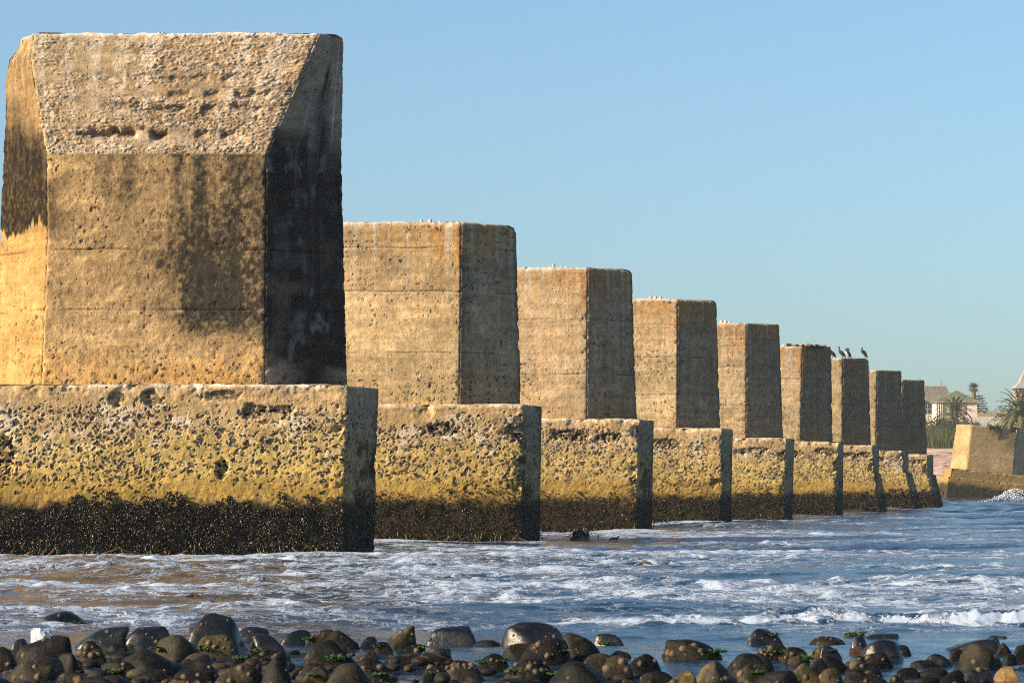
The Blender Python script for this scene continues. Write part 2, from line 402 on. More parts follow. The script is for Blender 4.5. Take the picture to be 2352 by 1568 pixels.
# ------------------------------------------------------------------ mussels
def shell_proto():
    v, q = [], []
    prof = [(-.5, .05, .03), (-.32, .16, .1), (-.05, .25, .17), (.22, .24, .16), (.42, .14, .09), (.5, .03, .02)]
    n = 6
    for (L, w, h) in prof:
        for k in range(n):
            a = 2*math.pi*k/n; v.append((L, w*math.cos(a), h*math.sin(a)))
    for i in range(len(prof)-1):
        for k in range(n): q.append((i*n+k, i*n+(k+1) % n, (i+1)*n+(k+1) % n, (i+1)*n+k))
    return np.array(v), np.array(q)
SV, SQ = shell_proto()
def mussels(fr, fl, br, zmax, count, seed, size=.062):
    """bed on the front face (fl-fr) and the end face (fr-br); returns mesh arrays"""
    r = np.random.default_rng(seed)
    fl, fr, br = map(np.array, (fl, fr, br))
    Lf = np.linalg.norm(fr-fl); Le = np.linalg.norm(br-fr)
    n_e = int(count*Le/(Lf+Le)*.55); n = count+n_e
    t = r.random(n); face = np.arange(n) >= count
    z = r.random(n)**1.05*(zmax+.3)-.12
    u = np.where(face, t*Le, t*Lf)
    lim = zmax + .30*fbm2(u*1.6+face*20, u*0+seed, 3, seed)+.12*vn2(u*5.+face*20, u*0+seed, seed+2)
    hole = fbm2(u*2.1+face*31, z*2.3, 3, seed+7)
    keep = (z < lim) & ~((hole > .42) & (z > zmax*.35)) & ~(face & (vn2(u*3, z*3, seed+4) > .1)) 
    keep |= (z < zmax*.45) & ~face
    t, z, face, u = t[keep], z[keep], face[keep], u[keep]; n = len(t)
    P = np.where(face[:, None], fr+(br-fr)*t[:, None], fl+(fr-fl)*t[:, None])
    tf = (fr-fl)/Lf; te = (br-fr)/Le
    tang = np.where(face[:, None], te, tf); nor = np.stack([tang[:, 1], -tang[:, 0]], 1)
    clump = .04+.26*np.clip(fbm2(u*2.1+face*9, z*2.6, 3, seed+9)+.2, 0, 1)
    P = P + nor*(clump*r.random(n)**.6)[:, None]
    s = size*(.55+.75*r.random(n))
    A = r.normal(size=(n, 3))*.6
    ex = np.stack([tang[:, 0], tang[:, 1], np.zeros(n)], 1)*r.normal(size=n)[:, None] + np.array([0, 0, 1.])*r.normal(size=n)[:, None]*1.2 + np.stack([nor[:, 0], nor[:, 1], np.zeros(n)], 1)*(r.random(n)*1.1)[:, None] + A*.2
    ex /= np.linalg.norm(ex, axis=1)[:, None]
    ey = np.cross(ex, r.normal(size=(n, 3))); ey /= np.linalg.norm(ey, axis=1)[:, None]; ez = np.cross(ex, ey)
    V = (np.concatenate([P, z[:, None]], 1)[:, None, :] + s[:, None, None]*(SV[None, :, :1]*ex[:, None] + SV[None, :, 1:2]*ey[:, None]*1.2 + SV[None, :, 2:]*ez[:, None]*1.2))
    k = r.random(n)
    cc = np.array([.0095, .0072, .0058])*(.6+.9*r.random(n))[:, None]
    cc = np.where((k > .80)[:, None], np.array([.030, .017, .009])*(.6+.9*r.random(n))[:, None], cc)
    cc = np.where((k > .968)[:, None], np.array([.20, .115, .06])*(.5+r.random(n))[:, None], cc)
    cc = np.where(((k < .05) & (z < .4))[:, None], np.array([.02, .035, .01]), cc)
    Q = (SQ[None]+np.arange(n)[:, None, None]*len(SV)).reshape(-1, 4)
    return V.reshape(-1, 3), [Q], np.repeat(cc, len(SV), 0)

def weed_fringe(mb, fl, fr, n, seed, zmax=.42):
    """short green and golden-brown ribbons hanging at the waterline"""
    r = np.random.default_rng(seed); fl, fr = np.array(fl), np.array(fr)
    t = (fr-fl)/np.linalg.norm(fr-fl); nn = np.array([t[1], -t[0]])
    for i in range(n):
        p = fl+(fr-fl)*r.random()+nn*(.08+.05*r.random()); z = r.random()*zmax-.08
        green = r.random() < .28
        L = (.08+.14*r.random()) if green else (.15+.25*r.random())
        if not green: z *= .45
        sway = r.normal()*(.4 if green else 1.6)
        pts = [(p[0]+t[0]*sway*L*k*k+nn[0]*.04*math.sin(k*3), p[1]+nn[1]*.05*k, z+L*.5-L*k) for k in np.linspace(0, 1, 5)]
        c = (.022, .065, .010) if green else ((.09, .042, .008) if r.random() < .35 else (.03, .016, .006))
        mb.tube(pts, [.006, .014, .02, .016, .004] if green else [.01, .025, .032, .024, .006], 5, c, flat=1.)
    return mb

def bolt(mb, x, y, z, h, w, lean, c=(.5, .42, .35)):
    mb.tube([(x, y, z-.06), (x+lean*.3, y, z+h*.35), (x+lean*.7, y, z+h*.75), (x+lean, y, z+h)], [w*1.5, w*1.1, w, w*.75], 8, c)

# ------------------------------------------------------------------ the row of piers
PIERS = [  # D, xf top, xf bottom, xo top, xo bottom, y top, y bottom | footing: xf top/bottom, xr top/bottom, y top, flare start (or None)
 dict(D=85.5, xf=(1060, 1055), xo=(1187, 1199), yt=511, yb=922, bf=(1207, 1197), br=(1245, 1239), bt=928, fl=None),
 dict(D=102.5, xf=(1350, 1348), xo=(1453, 1465), yt=615, yb=957, bf=(1469, 1464), br=(1502, 1497), bt=962, fl=None),
 dict(D=119.5, xf=(1557, 1556), xo=(1647, 1656), yt=687, yb=980, bf=(1661, 1655), br=(1683, 1679), bt=983, fl=None),
 dict(D=141., xf=(1715, 1714), xo=(1791, 1800), yt=742, yb=1004, bf=(1809, 1802), br=(1825, 1819), bt=1006, fl=None),
 dict(D=160., xf=(1843, 1839), xo=(1910, 1913.5), yt=795, yb=1012, bf=(1927.5, 1919), br=(1938, 1935), bt=1014, fl=None),
 dict(D=177., xf=(1936, 1935), xo=(1996, 2001.5), yt=822, yb=1020, bf=(2006.6, 2008), br=(2019, 2038), bt=1022, fl=1085),
 dict(D=195., xf=(2015, 2012), xo=(2071, 2075), yt=850, yb=1033, bf=(2074, 2078), br=(2087, 2120), bt=1034.5, fl=1085),
 dict(D=213.6, xf=(2074, 2071), xo=(2124, 2130), yt=872, yb=1041, bf=(2132, 2128), br=(2144, 2168), bt=1043, fl=1089),
]
LBL = ['second nearest concrete pier of the row, orange stained top edge, three pale stubs on top',
 'third pier from the left in the row, long vertical rust streak down its sunlit face',
 'fourth pier from the left in the row, tan with greenish cast, above a chipped ledge',
 'fifth pier from the left in the row, pinkish tan face with dark pitted bands',
 'sixth pier from the left, broken thin slab still capping its top',
 'slim looking pier with four black cormorants standing on its top',
 'second farthest pier of the row, between the cormorant pier and the last one',
 'last and farthest pier of the receding row, nearly all in shade, beside the beach']
HALF = 5.3
def row_pier(i, p):
    D = p['D']; sd = 100+i*17
    Ds = D+.4; Dt = Ds+1.25
    zt, zb = az(p['yt'], D+.5), az(p['bt'], D)
    xf = [ax(v, Ds) for v in p['xf']]; xo = [ax(v, Dt) for v in p['xo']]
    t = thing('bridge_pier', (xf[1]-HALF/2, Ds+1.2, 0), LBL[i], 'pier', 'concrete piers of the ruined bridge')
    ox, oy = t.location.x, t.location.y
    def plan(z):
        k = np.clip((z-zb)/(zt-zb), 0, 1)
        a = xf[1]+(xf[0]-xf[1])*k; b = xo[1]+(xo[0]-xo[1])*k; o = b*0
        L = a-HALF; bl = 2*L-b*0-(2*L-(L-1.45))  # left tip
        R = np.stack([np.stack([L, o+Ds], 1), np.stack([a, o+Ds], 1), np.stack([b, o+Dt], 1), np.stack([a+.75, o+Ds+2.35], 1),
                      np.stack([L+.75, o+Ds+2.35], 1), np.stack([L-1.3, o+Dt], 1)], 1)
        return R-np.array([ox, oy])
    res = max(.026, D/F*2.3*.85)
    js = [zb+(zt-zb)*f for f in ((.285, .62, .86) if i % 3 == 0 else (.30, .66) if i % 3 == 1 else (.26, .55, .8))]
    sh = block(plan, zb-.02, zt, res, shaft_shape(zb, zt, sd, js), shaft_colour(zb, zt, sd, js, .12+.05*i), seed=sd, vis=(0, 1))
    link('shaft', mesh('shaft', *sh), M['concrete'], t)
    bf = [ax(v, D) for v in p['bf']]; br = [ax(v, D+2.8) for v in p['br']]
    zf = az(p['fl'], D) if p['fl'] else None
    xm = ax(p['br'][0]-1, D+2.8)
    def planb(z):
        k = np.clip(z/zb, 0, 1.)
        a = bf[1]+(bf[0]-bf[1])*k; o = a*0
        if zf:
            kk = np.clip((zf-z)/zf, 0, 1.15)
            b = np.where(z > zf, br[0], xm+(br[1]-xm)*(.25*(kk > 0)+.75*kk))
            a2 = a+(b-xm)*.75*(z <= zf)
        else: b = br[1]+(br[0]-br[1])*k; a2 = a
        R = np.stack([np.stack([a-9.3, o+D], 1), np.stack([a2, o+D], 1), np.stack([b, o+D+2.8], 1), np.stack([a-8.7, o+D+2.8], 1)], 1)
        return R-np.array([ox, oy])
    rb = np.random.default_rng(sd)
    caps = [(9.3-rb.random()*3, zb-.5-.3*rb.random(), .3+.4*rb.random(), .18) for _ in range(3)]
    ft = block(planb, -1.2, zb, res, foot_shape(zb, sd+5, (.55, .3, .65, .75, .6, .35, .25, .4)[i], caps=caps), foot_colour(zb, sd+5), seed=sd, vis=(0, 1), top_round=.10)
    fo = link('footing', mesh('footing', *ft), M['concrete'], t)
    pb = planb(np.array([.5]))[0]
    cnt = int(2600*min(1, (85/D)))
    mv = mussels(pb[1], pb[0]+(pb[1]-pb[0])*.12, pb[2], 1.5 if i < 2 else 1.42, int(cnt*1.1), sd, .062*max(1, D/110))
    mu = link('mussel_bed', mesh('mussel_bed', *mv), M['mussel'], fo); tag(mu, kind='stuff')
    if i < 5:
        w = weed_fringe(MB(), pb[0]+(pb[1]-pb[0])*.4, pb[1], int(60/(1+i*.6)), sd)
        tag(w.build('seaweed', M['weed'], fo, smooth=True), kind='stuff')
    return t, zt, ox, oy, Ds, xf

# ------------------------------------------------------------------ the tall first pier
def first_pier():
    D = 68.8; k = D/F; Ds = D+.4; Dr = Ds+1.3; Dl = Ds+1.78; sd = 11
    X = lambda px, d: ax(px, d)
    zt, zs, zb = az(76, D+1.29), az(354, D+.4), az(881, D)
    t = thing('bridge_pier', (X(360, Ds), Ds+1.2, 0), 'tallest and nearest concrete pier, black stained, with a sloping pebbly upper face', 'pier', 'concrete piers of the ruined bridge')
    ox, oy = t.location.x, t.location.y
    def interp(z, ys, xs): return np.interp(-z, [-az(y, D) for y in ys], xs)
    def plan(z):
        o = z*0
        rec = np.clip((z-zs)/(zt-zs), 0, 1)*.89
        fr = interp(z, (354, 880), (X(612, Ds), X(609, Ds))); rt = interp(z, (76, 350, 880), (X(790, Dr), X(787, Dr), X(800, Dr)))
        fl = interp(z, (354, 540, 880), (X(106, Ds), X(108, Ds), X(94, Ds))); lt = interp(z, (76, 110, 150, 350, 470, 880), (X(42, Dl), X(18, Dl), X(12, Dl), X(5, Dl), X(0, Dl), X(-14, Dl)))
        fr2 = fr+(rt-fr)*rec/1.3; fl2 = fl+(lt-fl)*rec/1.78
        R = np.stack([np.stack([fl2, o+Ds+rec], 1), np.stack([fr2, o+Ds+rec], 1), np.stack([rt, o+Dr], 1), np.stack([rt-1.2, o+Ds+2.6], 1), np.stack([lt+1.2, o+Ds+2.9], 1), np.stack([lt, o+Dl], 1)], 1)
        return R-np.array([ox, oy])
    js = [az(y, D) for y in (570, 708, 354)]
    base_shape = shaft_shape(zb, zt, sd, js[:2]); base_col = shaft_colour(zb, zt, sd, js)
    def shp(S):
        d, m = base_shape(S)
        u, z, e = S['u'], S['z'], S['e']
        up = sst(zs-.04, zs+.06, z)*(e == 0)
        # pebbly slope: stones stand proud, with rows of hollows along the pour lines
        f1, f2, cid, ex, ey = cell2(u*10+.9*vn2(u*11, z*11, 3), z*19, 77)
        f1b, _, cidb, _, _ = cell2(u*20+.8*vn2(u*18, z*18, 5), z*32, 78)
        pat = sst(-.35, .25, fbm2(u*.7, z*1.9, 4, 71)+.25)
        f2 = cell2(u*10+.9*vn2(u*11, z*11, 3), z*19, 77)[1]; f2b = cell2(u*20+.8*vn2(u*18, z*18, 5), z*32, 78)[1]
        big = ((cid*9.7) % 1 < .45)*1.
        lump = sst(0, .28, f2-f1)*big*(.25+.75*cid)*.045 + sst(0, .3, f2b-f1b)*((cidb*5.3) % 1 < .6)*.022*(1-.6*big)
        hol = np.zeros_like(z)
        for zz, a, sh_ in ((az(302, D), 1.3, 2.6), (az(240, D), .55, 3.2), (az(205, D), .5, 4.), (az(165, D), .35, 3.)):
            hol = np.maximum(hol, a*np.exp(-((z-zz-.05*vn2(u*1.5, z*0, 9)-.06*vn2(u*6, z*6, 10))/.09)**2)*np.exp(-((u-sh_)/1.7)**4)*sst(-.55, .1, vn2(u*3, z*2, 8)))
        d = d + up*(pat*lump - .24*hol*(1-.5*np.clip(.5-f1, 0, 1)) + .03*fbm2(u*1.5, z*3, 4, 72)*pat)
        S['lump'] = up*pat*np.maximum(sst(.05, .2, f2-f1)*big*.45, .3*sst(.05, .25, f2b-f1b)*((cidb*5.3) % 1 < .35)); S['hol'] = up*hol; S['cid'] = cid
        # lower front: medium rough
        lo = (1-sst(zs-.04, zs+.06, z))*(e == 0)
        d = d + lo*(.02*fbm2(u*6, z*6, 4, 73, .65))
        le = (e == 5)*1.
        d = d - le*.10*np.clip(fbm2(u*2.5, z*2.5, 4, 75)-.0, 0, 1)*sst(az(380, D), az(250, D), z)
        return d, m*(1-.8*up)
    def colr(S, m, d):
        x, z, e, u, zt_ = S['x'], S['z'], S['e'], S['u'], S['zt']
        n1 = fbm2(u*.6+e*13, z*.8, 4, 50); n2 = fbm2(u*2.2+e*7, z*3.1, 4, 51); n3 = fbm2(u*7+e*7, z*8, 3, 52)
        c = np.array((.40, .265, .13))*(1+.26*n1+.22*n2+.16*n3)[..., None]
        front = (e == 0)*1.; right = (e == 1)*1.; left = (e == 5)*1.
        up = sst(zs-.03, zs+.03, z)
        # pebbly slope: pale pinkish matrix, whitish and dark stones
        cu = np.array((.33, .232, .135))*(1+.2*n1+.25*n3)[..., None]
        cu = mixc(cu, (.48, .40, .32), np.clip(S['lump']*2.*sst(.35, .7, S['cid']), 0, .8))
        cu = mixc(cu, (.16, .13, .11), np.clip(S['lump']*2.2*(S['cid'] < .28), 0, .8))
        cu = mixc(cu, (.12, .09, .06), np.clip(S['hol']*.8*(1-S['lump']), 0, .6))
        cu = mixc(cu, (.66, .57, .48), .55*sst(.2, .6, vn2(u*5.5, z*.35, 21))*np.exp(-zt_/1.6))
        cu = mixc(cu, (.52, .43, .33), .5*np.exp(-((z-zs-.2)/.28)**2)*sst(-.3, .3, n2))
        cu = mixc(cu, (.34, .29, .17), .5*np.exp(-((u-.6)/.9)**2)*np.exp(-zt_/1.2))
        c = np.where((front*up)[..., None] > .5, cu, c)
        lo = front*(1-up)
        # blackish run-off over the lower front, heavier to the right, ragged at its foot
        fx = u/5.28; fz = (z-zb)/(zs-zb)       # 0..1
        vs = .55*vn2(u*3.5, z*.3, 22)+.45*fbm2(u*1.1, z*1.3, 4, 23)
        edge = .17+.22*sst(.75, .35, fx)+.10*n1
        sm = sst(.10, .62, fx+.20*n1+.16*vs)*sst(edge-.10, edge+.14, fz)
        sm = np.maximum(sm, .55*sst(.5, .95, fz)*sst(.0, .35, fx+.2*n1)*sst(.2, -.4, vs-.1))
        hi = fbm2(u*11, z*9, 4, 53, .7)
        blk = sm*np.clip(.95-.38*fz+.18*n2+.42*vs+.55*hi, .15, .96)
        blk *= 1-.75*np.exp(-((fx-.52+.03*n1)/.045)**2)*sst(-.5, .2, n2)*(fz > .22)
        c = mixc(c, (.026, .0245, .020), lo*np.clip(blk*1.12+.3*sm*sst(.40, .70, fx+.15*n1)*sst(.85, .5, fz)*(.7+.6*hi), 0, .96))
        c = mixc(c, (.50, .27, .075), lo*.55*sst(.22, .05, fz+.08*n1)*sst(-.4, .3, n2+.2))
        c = mixc(c, (.58, .46, .30), lo*.5*np.exp(-((z-js[1]+.03)/.05)**2)*sst(0, .4, n2))
        # shaded right face: soot-black below, brown-grey above, one black run from the top
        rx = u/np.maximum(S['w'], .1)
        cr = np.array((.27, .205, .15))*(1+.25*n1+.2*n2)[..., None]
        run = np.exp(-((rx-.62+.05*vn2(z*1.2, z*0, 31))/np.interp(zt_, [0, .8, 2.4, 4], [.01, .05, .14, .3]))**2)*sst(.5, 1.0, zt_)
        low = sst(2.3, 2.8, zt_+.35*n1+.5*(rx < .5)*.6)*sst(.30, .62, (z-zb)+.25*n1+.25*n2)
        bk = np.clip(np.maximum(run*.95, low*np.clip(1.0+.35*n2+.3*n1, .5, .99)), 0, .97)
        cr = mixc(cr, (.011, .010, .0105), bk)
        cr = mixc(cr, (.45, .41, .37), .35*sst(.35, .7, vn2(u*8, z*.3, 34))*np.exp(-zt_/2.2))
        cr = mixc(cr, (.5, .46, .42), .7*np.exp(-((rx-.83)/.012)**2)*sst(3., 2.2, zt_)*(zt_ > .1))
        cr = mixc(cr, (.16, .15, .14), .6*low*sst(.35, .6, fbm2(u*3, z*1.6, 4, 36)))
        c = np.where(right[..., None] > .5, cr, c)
        # sunlit left face: orange tan with a black band that ends in a ragged hem
        cl = np.where((zt_ < 3.4)[..., None], np.array((.215, .14, .066)), np.array((.345, .215, .08)))*(1+.2*n1+.25*n2)[..., None]
        hem = az(505, D)+.28*vn2(u*1.7, z*0, 37)+.22*fbm2(u*5, z*1.2, 4, 38)+.1*vn2(u*14, z*1.5, 40)
        tp = az(255, D)+.8*n1+.5*n2-.8*np.clip(u-.9, 0, 2)
        bl = sst(hem-.06, hem+.08, z)*sst(tp+.9, tp-.5, z)
        cl = mixc(cl, (.010, .0072, .0042), bl*np.clip(.96+.25*fbm2(u*11, z*9, 3, 54), .80, .985))
        cl = mixc(cl, (.5, .4, .28), .4*sst(.2, .6, vn2(u*6, z*.3, 39))*np.exp(-zt_/1.))
        c = np.where(left[..., None] > .5, cl, c)
        # the same black wraps a little onto the front's left margin
        c = mixc(c, (.06, .045, .025), lo*.75*sst(.16, .02, fx+.05*n2)*sst(az(560, D), az(500, D), z+.25*n1)*sst(az(380, D), az(430, D), z))
        c = mixc(c, (.66, .6, .54), np.clip(1.3*np.exp(-zt_/.05)*(1-.8*right), 0, .85))
        c = c*(1-m[..., None]*.8) + np.array(STONE)*m[..., None]*.8
        c = c*(1-.5*np.clip(S['joint'], 0, 1))[..., None]
        c = c*(1-np.clip(S['pit']*2.2, 0, .6))[..., None]
        return np.clip(c, .008, .8)
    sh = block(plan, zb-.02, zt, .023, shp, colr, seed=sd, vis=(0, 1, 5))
    link('shaft', mesh('shaft', *sh), M['concrete'], t)
    zf = az(884, D)
    bf = (X(801, D), X(786, D)); br = (X(870, D+2.8), X(859, D+2.8))
    def planb(z):
        q = np.clip(z/zf, 0, 1); o = z*0
        a = bf[1]+(bf[0]-bf[1])*q; b = br[1]+(br[0]-br[1])*q
        R = np.stack([np.stack([o+X(-95, D), o+D], 1), np.stack([a, o+D], 1), np.stack([b, o+D+2.8], 1), np.stack([o+X(-30, D+2.8), o+D+2.8], 1)], 1)
        return R-np.array([ox, oy])
    px0 = -95
    cu = lambda px: (px-px0)*D/F
    caps = [(cu(262), az(915, D), .22, .20), (cu(340), az(915, D), .26, .2), (cu(500), az(908, D), .55, .13), (cu(575), az(945, D), .3, .2), (cu(505), az(1075, D), .15, .25), (cu(5), az(1050, D), .35, .5), (cu(640), az(940, D), .3, .1)]
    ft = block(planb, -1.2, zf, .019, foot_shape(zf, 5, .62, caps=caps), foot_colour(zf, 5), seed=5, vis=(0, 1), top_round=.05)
    fo = link('footing', mesh('footing', *ft), M['concrete'], t)
    pb = planb(np.array([.5]))[0]
    mv = mussels(pb[1], pb[0], pb[2], 1.36, 8600, 5, .074)
    tag(link('mussel_bed', mesh('mussel_bed', *mv), M['mussel'], fo), kind='stuff')
    w = weed_fringe(MB(), pb[0], pb[1], 95, 5)
    tag(w.build('seaweed', M['weed'], fo, smooth=True), kind='stuff')
    return t
first_pier()

BOLTS = {0: [(968, 10, .05, 0), (988, 11, .06, 0), (993, 5, .045, .02), (1011, 6, .05, 0)], 1: [(1272, 11, .05, -.03), (1288, 5, .05, .02), (1300, 5, .05, .06)],
         2: [(1494, 9, .05, 0), (1504, 7, .06, .05), (1517, 7, .05, 0)], 3: [(1657, 6.5, .06, 0), (1666, 7, .06, .03), (1676, 5, .05, 0)], 4: [(1800, 4, .06, 0), (1806, 6, .06, .02), (1813, 4, .06, .03)]}
PT = {}
for i, p in enumerate(PIERS):
    t, zt, ox, oy, Ds, xf = row_pier(i, p); PT[i] = (t, zt, Ds)
    for (px, hp, w, lean) in BOLTS.get(i, []):
        d = Ds+.9
        mb = MB(); bolt(mb, ax(px, d)-ox, d-oy, zt, hp*d/F+.04, w*d/100, lean)
        mb.build('anchor_stub', M['concrete'], t, smooth=True)
    if i == 4:   # broken slab left on the sixth pier
        mb = MB(); d = Ds+1.1
        x0, x1 = ax(1802, d)-ox, ax(1893, d)-ox
        n = 26; top = []; bot = []
        for k in range(n+1):
            x = x0+(x1-x0)*k/n; h = .06+.03*vn2(np.array([k*.5]), np.array([3.]), 4)[0]
            top.append(h+zt+.08-.002*k); bot.append(zt+.015)
        v = []
        for k in range(n+1):
            x = x0+(x1-x0)*k/n; dy = .12*vn2(np.array([k*.7]), np.array([8.]), 4)[0]
            v += [(x, -1.15+dy, bot[k]), (x, -1.15+dy, top[k]), (x, .7, top[k]), (x, .7, bot[k])]
        q = [(4*k+a, 4*k+(a+1) % 4, 4*k+4+(a+1) % 4, 4*k+4+a) for k in range(n) for a in range(4)] + [(0, 3, 2, 1), (4*n, 4*n+1, 4*n+2, 4*n+3)]
        mb.add(v, q, c=(.25, .17, .10)); mb.build('capping_slab', M['concrete'], t)
# ------------------------------------------------------------------ sea
def water_material():
    m, t, b = nt('sea_water')
    fo = N(t, 'ShaderNodeAttribute', attribute_name='foam'); si = N(t, 'ShaderNodeAttribute', attribute_name='silt')
    tc = N(t, 'ShaderNodeTexCoord')
    mp = N(t, 'ShaderNodeMapping'); mp.inputs['Scale'].default_value = (.6, .8, 0); t.links.new(tc.outputs['Object'], mp.inputs[0])
    na = N(t, 'ShaderNodeTexNoise', Scale=1.15, Detail=5., Roughness=.55, Distortion=.5); t.links.new(mp.outputs[0], na.inputs['Vector'])
    nb = N(t, 'ShaderNodeTexNoise', Scale=8., Detail=3., Roughness=.55, Distortion=.3); t.links.new(mp.outputs[0], nb.inputs['Vector'])
    vo = N(t, 'ShaderNodeTexVoronoi', feature='DISTANCE_TO_EDGE', Scale=3.2); 
    wv = N(t, 'ShaderNodeVectorMath', operation='ADD'); t.links.new(mp.outputs[0], wv.inputs[0])
    sc_ = N(t, 'ShaderNodeVectorMath', operation='SCALE', Scale=.5); t.links.new(nb.outputs['Color'], sc_.inputs[0]); t.links.new(sc_.outputs[0], wv.inputs[1]); t.links.new(wv.outputs[0], vo.inputs['Vector'])
    lace = rng(t, vo.outputs['Distance'], .0, .16, .22, -.12)
    k = mth(t, 'ADD', fo.outputs['Fac'], mth(t, 'MULTIPLY', mth(t, 'SUBTRACT', na.outputs[0], .5), 1.05))
    k = mth(t, 'ADD', k, mth(t, 'MULTIPLY', mth(t, 'SUBTRACT', nb.outputs[0], .5), .45))
    k = mth(t, 'ADD', k, lace)
    f = rng(t, k, .36, .80, 0, 1)
    body = N(t, 'ShaderNodeMix', data_type='RGBA'); t.links.new(si.outputs['Fac'], body.inputs[0])
    body.inputs[6].default_value = (.006, .030, .066, 1); body.inputs[7].default_value = (.044, .032, .019, 1)
    cm = N(t, 'ShaderNodeMix', data_type='RGBA'); t.links.new(mth(t, 'MULTIPLY', f, .9), cm.inputs[0]); t.links.new(body.outputs[2], cm.inputs[6]); cm.inputs[7].default_value = (.40, .47, .585, 1)
    t.links.new(cm.outputs[2], b.inputs['Base Color'])
    t.links.new(rng(t, f, 0, 1, .12, .85), b.inputs['Roughness'])
    b.inputs['IOR'].default_value = 1.33
    t.links.new(rng(t, f, 0, 1, .5, .15), b.inputs['Specular IOR Level'])
    nw = N(t, 'ShaderNodeTexNoise', Scale=3.4, Detail=5., Roughness=.6); t.links.new(mp.outputs[0], nw.inputs['Vector'])
    h = mth(t, 'ADD', mth(t, 'MULTIPLY', f, .8), mth(t, 'ADD', mth(t, 'MULTIPLY', nb.outputs[0], .3), mth(t, 'MULTIPLY', nw.outputs[0], 1.5)))
    bp = N(t, 'ShaderNodeBump', Strength=.8, Distance=.03); t.links.new(h, bp.inputs['Height']); t.links.new(bp.outputs[0], b.inputs['Normal'])
    return m
rw = np.random.default_rng(4)
WV = []
for i in range(46):
    lam = .35*(1.095**i) * (1+.1*rw.random())
    th = math.radians(-100) + rw.normal()*.55
    WV.append((lam, math.cos(th), math.sin(th), rw.random()*6.28, .0105*lam**.62))
def sea_height(x, y, step):
    wx = x + .5*vn2(x*.21, y*.21, 5); wy = y + .7*vn2(x*.17, y*.23, 6)
    calm = sst(30.5, 36., y - .18*(x-2))*.6+.4
    far = 1+.7*sst(90, 240, y)
    h = 0
    for lam, cx, cy, ph, a in WV:
        at_ = np.clip((lam/np.maximum(step, 1e-3)-2.2)/2, 0, 1)
        s = np.sin((wx*cx+wy*cy)*2*math.pi/lam+ph)
        h = h + a*at_*(s+.35*s*s-.17)
    h = h*(.65+.5*vn2(x*.13, y*.13, 9))*calm*far*(.60+.40*sst(80, 170, y))
    return h
def sea():
    ys = [19.]
    while ys[-1] < 430:
        y = ys[-1]
        ys.append(y + (.055 if y < 42 else .10 if y < 75 else .2 if y < 130 else .42 if y < 240 else 1.4))
    ys = np.array(ys); C = 620
    a = np.linspace(-.27, .27, C); a = a + 0
    X = a[None, :]*np.maximum(ys[:, None], 30)*1.0; Y = np.repeat(ys[:, None], C, 1)
    step = np.maximum(np.gradient(ys)[:, None], np.abs(X[:, 1:2]-X[:, :1]))*np.ones((1, C))
    z = sea_height(X, Y, step)
    # foam cover: heavy on the left and near, thinner to the right and far
    fx = X/Y
    cover = .44+.03*sst(.05, -.17, fx) - .11*sst(.06, .17, fx)*sst(42, 90, Y) - .15*sst(95, 190, Y)-.12*sst(200, 260, Y)
    cover = cover - .30*sst(34.5, 31.5, Y-.18*(X-2)) 
    band = fbm2(X*.11, Y*.22, 4, 61)
    foam = cover + .34*band - 1.1*np.clip(-z, 0, .1) + .35*z
    # floating foam lumps
    lm = np.clip(fbm2(X*1.9, Y*1.3, 4, 62)-.2, 0, 1)*sst(-.25, .3, band+.1)*sst(33, 38, Y)*sst(190, 80, Y)
    z = z + lm*.09; foam = foam + .9*lm
    fine = sst(.0, .3, foam-.42)
    z = z + .014*fine*np.clip(fbm2(X*4, Y*4, 3, 63)+.3, 0, 1)*(step < .15)
    # the little breaker on the right
    yc = 35.0 + .35*fbm2(X*.5, X*0, 3, 64)-.02*(X-4)
    hh = (.03+.14*sst(.4, 6.5, X))*sst(.3, 1.1, X)*(1+.35*fbm2(X*1.6, X*0, 4, 65))
    s = Y-yc
    prof = np.where(s < 0, np.exp(-(s/.17)**2), np.exp(-(s/.62)**2))
    lum = np.clip(1+1.5*fbm2(X*4.5, Y*5, 5, 66, .65), .0, 2.2)
    z = z + hh*prof*(.55+.45*lum)
    z = z + .10*sst(.4, 2, X)*np.exp(-((s+.45)/.4)**2)*np.clip(fbm2(X*3.5, Y*3.5, 4, 67)+.1, 0, 1)
    br = sst(.2, .8, X)*(np.exp(-((s+.24)/.24)**2))
    foam = foam + br*.62*(1+.8*fbm2(X*2.6, Y*3, 4, 69)) - .45*sst(.3, 2, X)*np.exp(-((s-.55)/.35)**2)
    # wave breaking against the far tilted pier
    q = np.exp(-((X-50.6)/2.6)**2)*np.exp(-((Y-298)/1.6)**2)*.9; z = z+q*(1+.4*vn2(X*1.5, Y, 70)); foam = foam+q*.8+.4*np.exp(-((X-54)/7)**2-((Y-299)/7)**2)
    # swash against the footings
    for D in [68.8]+[p['D'] for p in PIERS]:
        xr = ax({68.8: 860}.get(D, 0), D) if D == 68.8 else ax([p for p in PIERS if p['D'] == D][0]['bf'][1], D)
        foam = foam + .35*np.exp(-((Y-D+.5)/.55)**2)*(X < xr+.8)
        z = z + .02*np.exp(-((Y-D+.35)/.35)**2)*(X < xr+.8)*np.clip(.4+vn2(X*2, Y*2, 71), 0, 1)
    silt = np.clip(.72*sst(.02, -.13, fx+.05*fbm2(X*.12, Y*.1, 3, 72))*sst(160, 60, Y)*sst(24, 40, Y)+.08, 0, 1)
    i = np.arange((len(ys)-1)*C).reshape(len(ys)-1, C)[:, :-1]
    qd = np.stack([i, i+1, i+C+1, i+C], -1).reshape(-1, 4)
    o = link('sea_water', mesh('sea_water', np.stack([X, Y, z], -1), [qd], None, True, dict(foam=foam, silt=silt)), water_material())
    tag(o, kind='structure')
    return
sea()
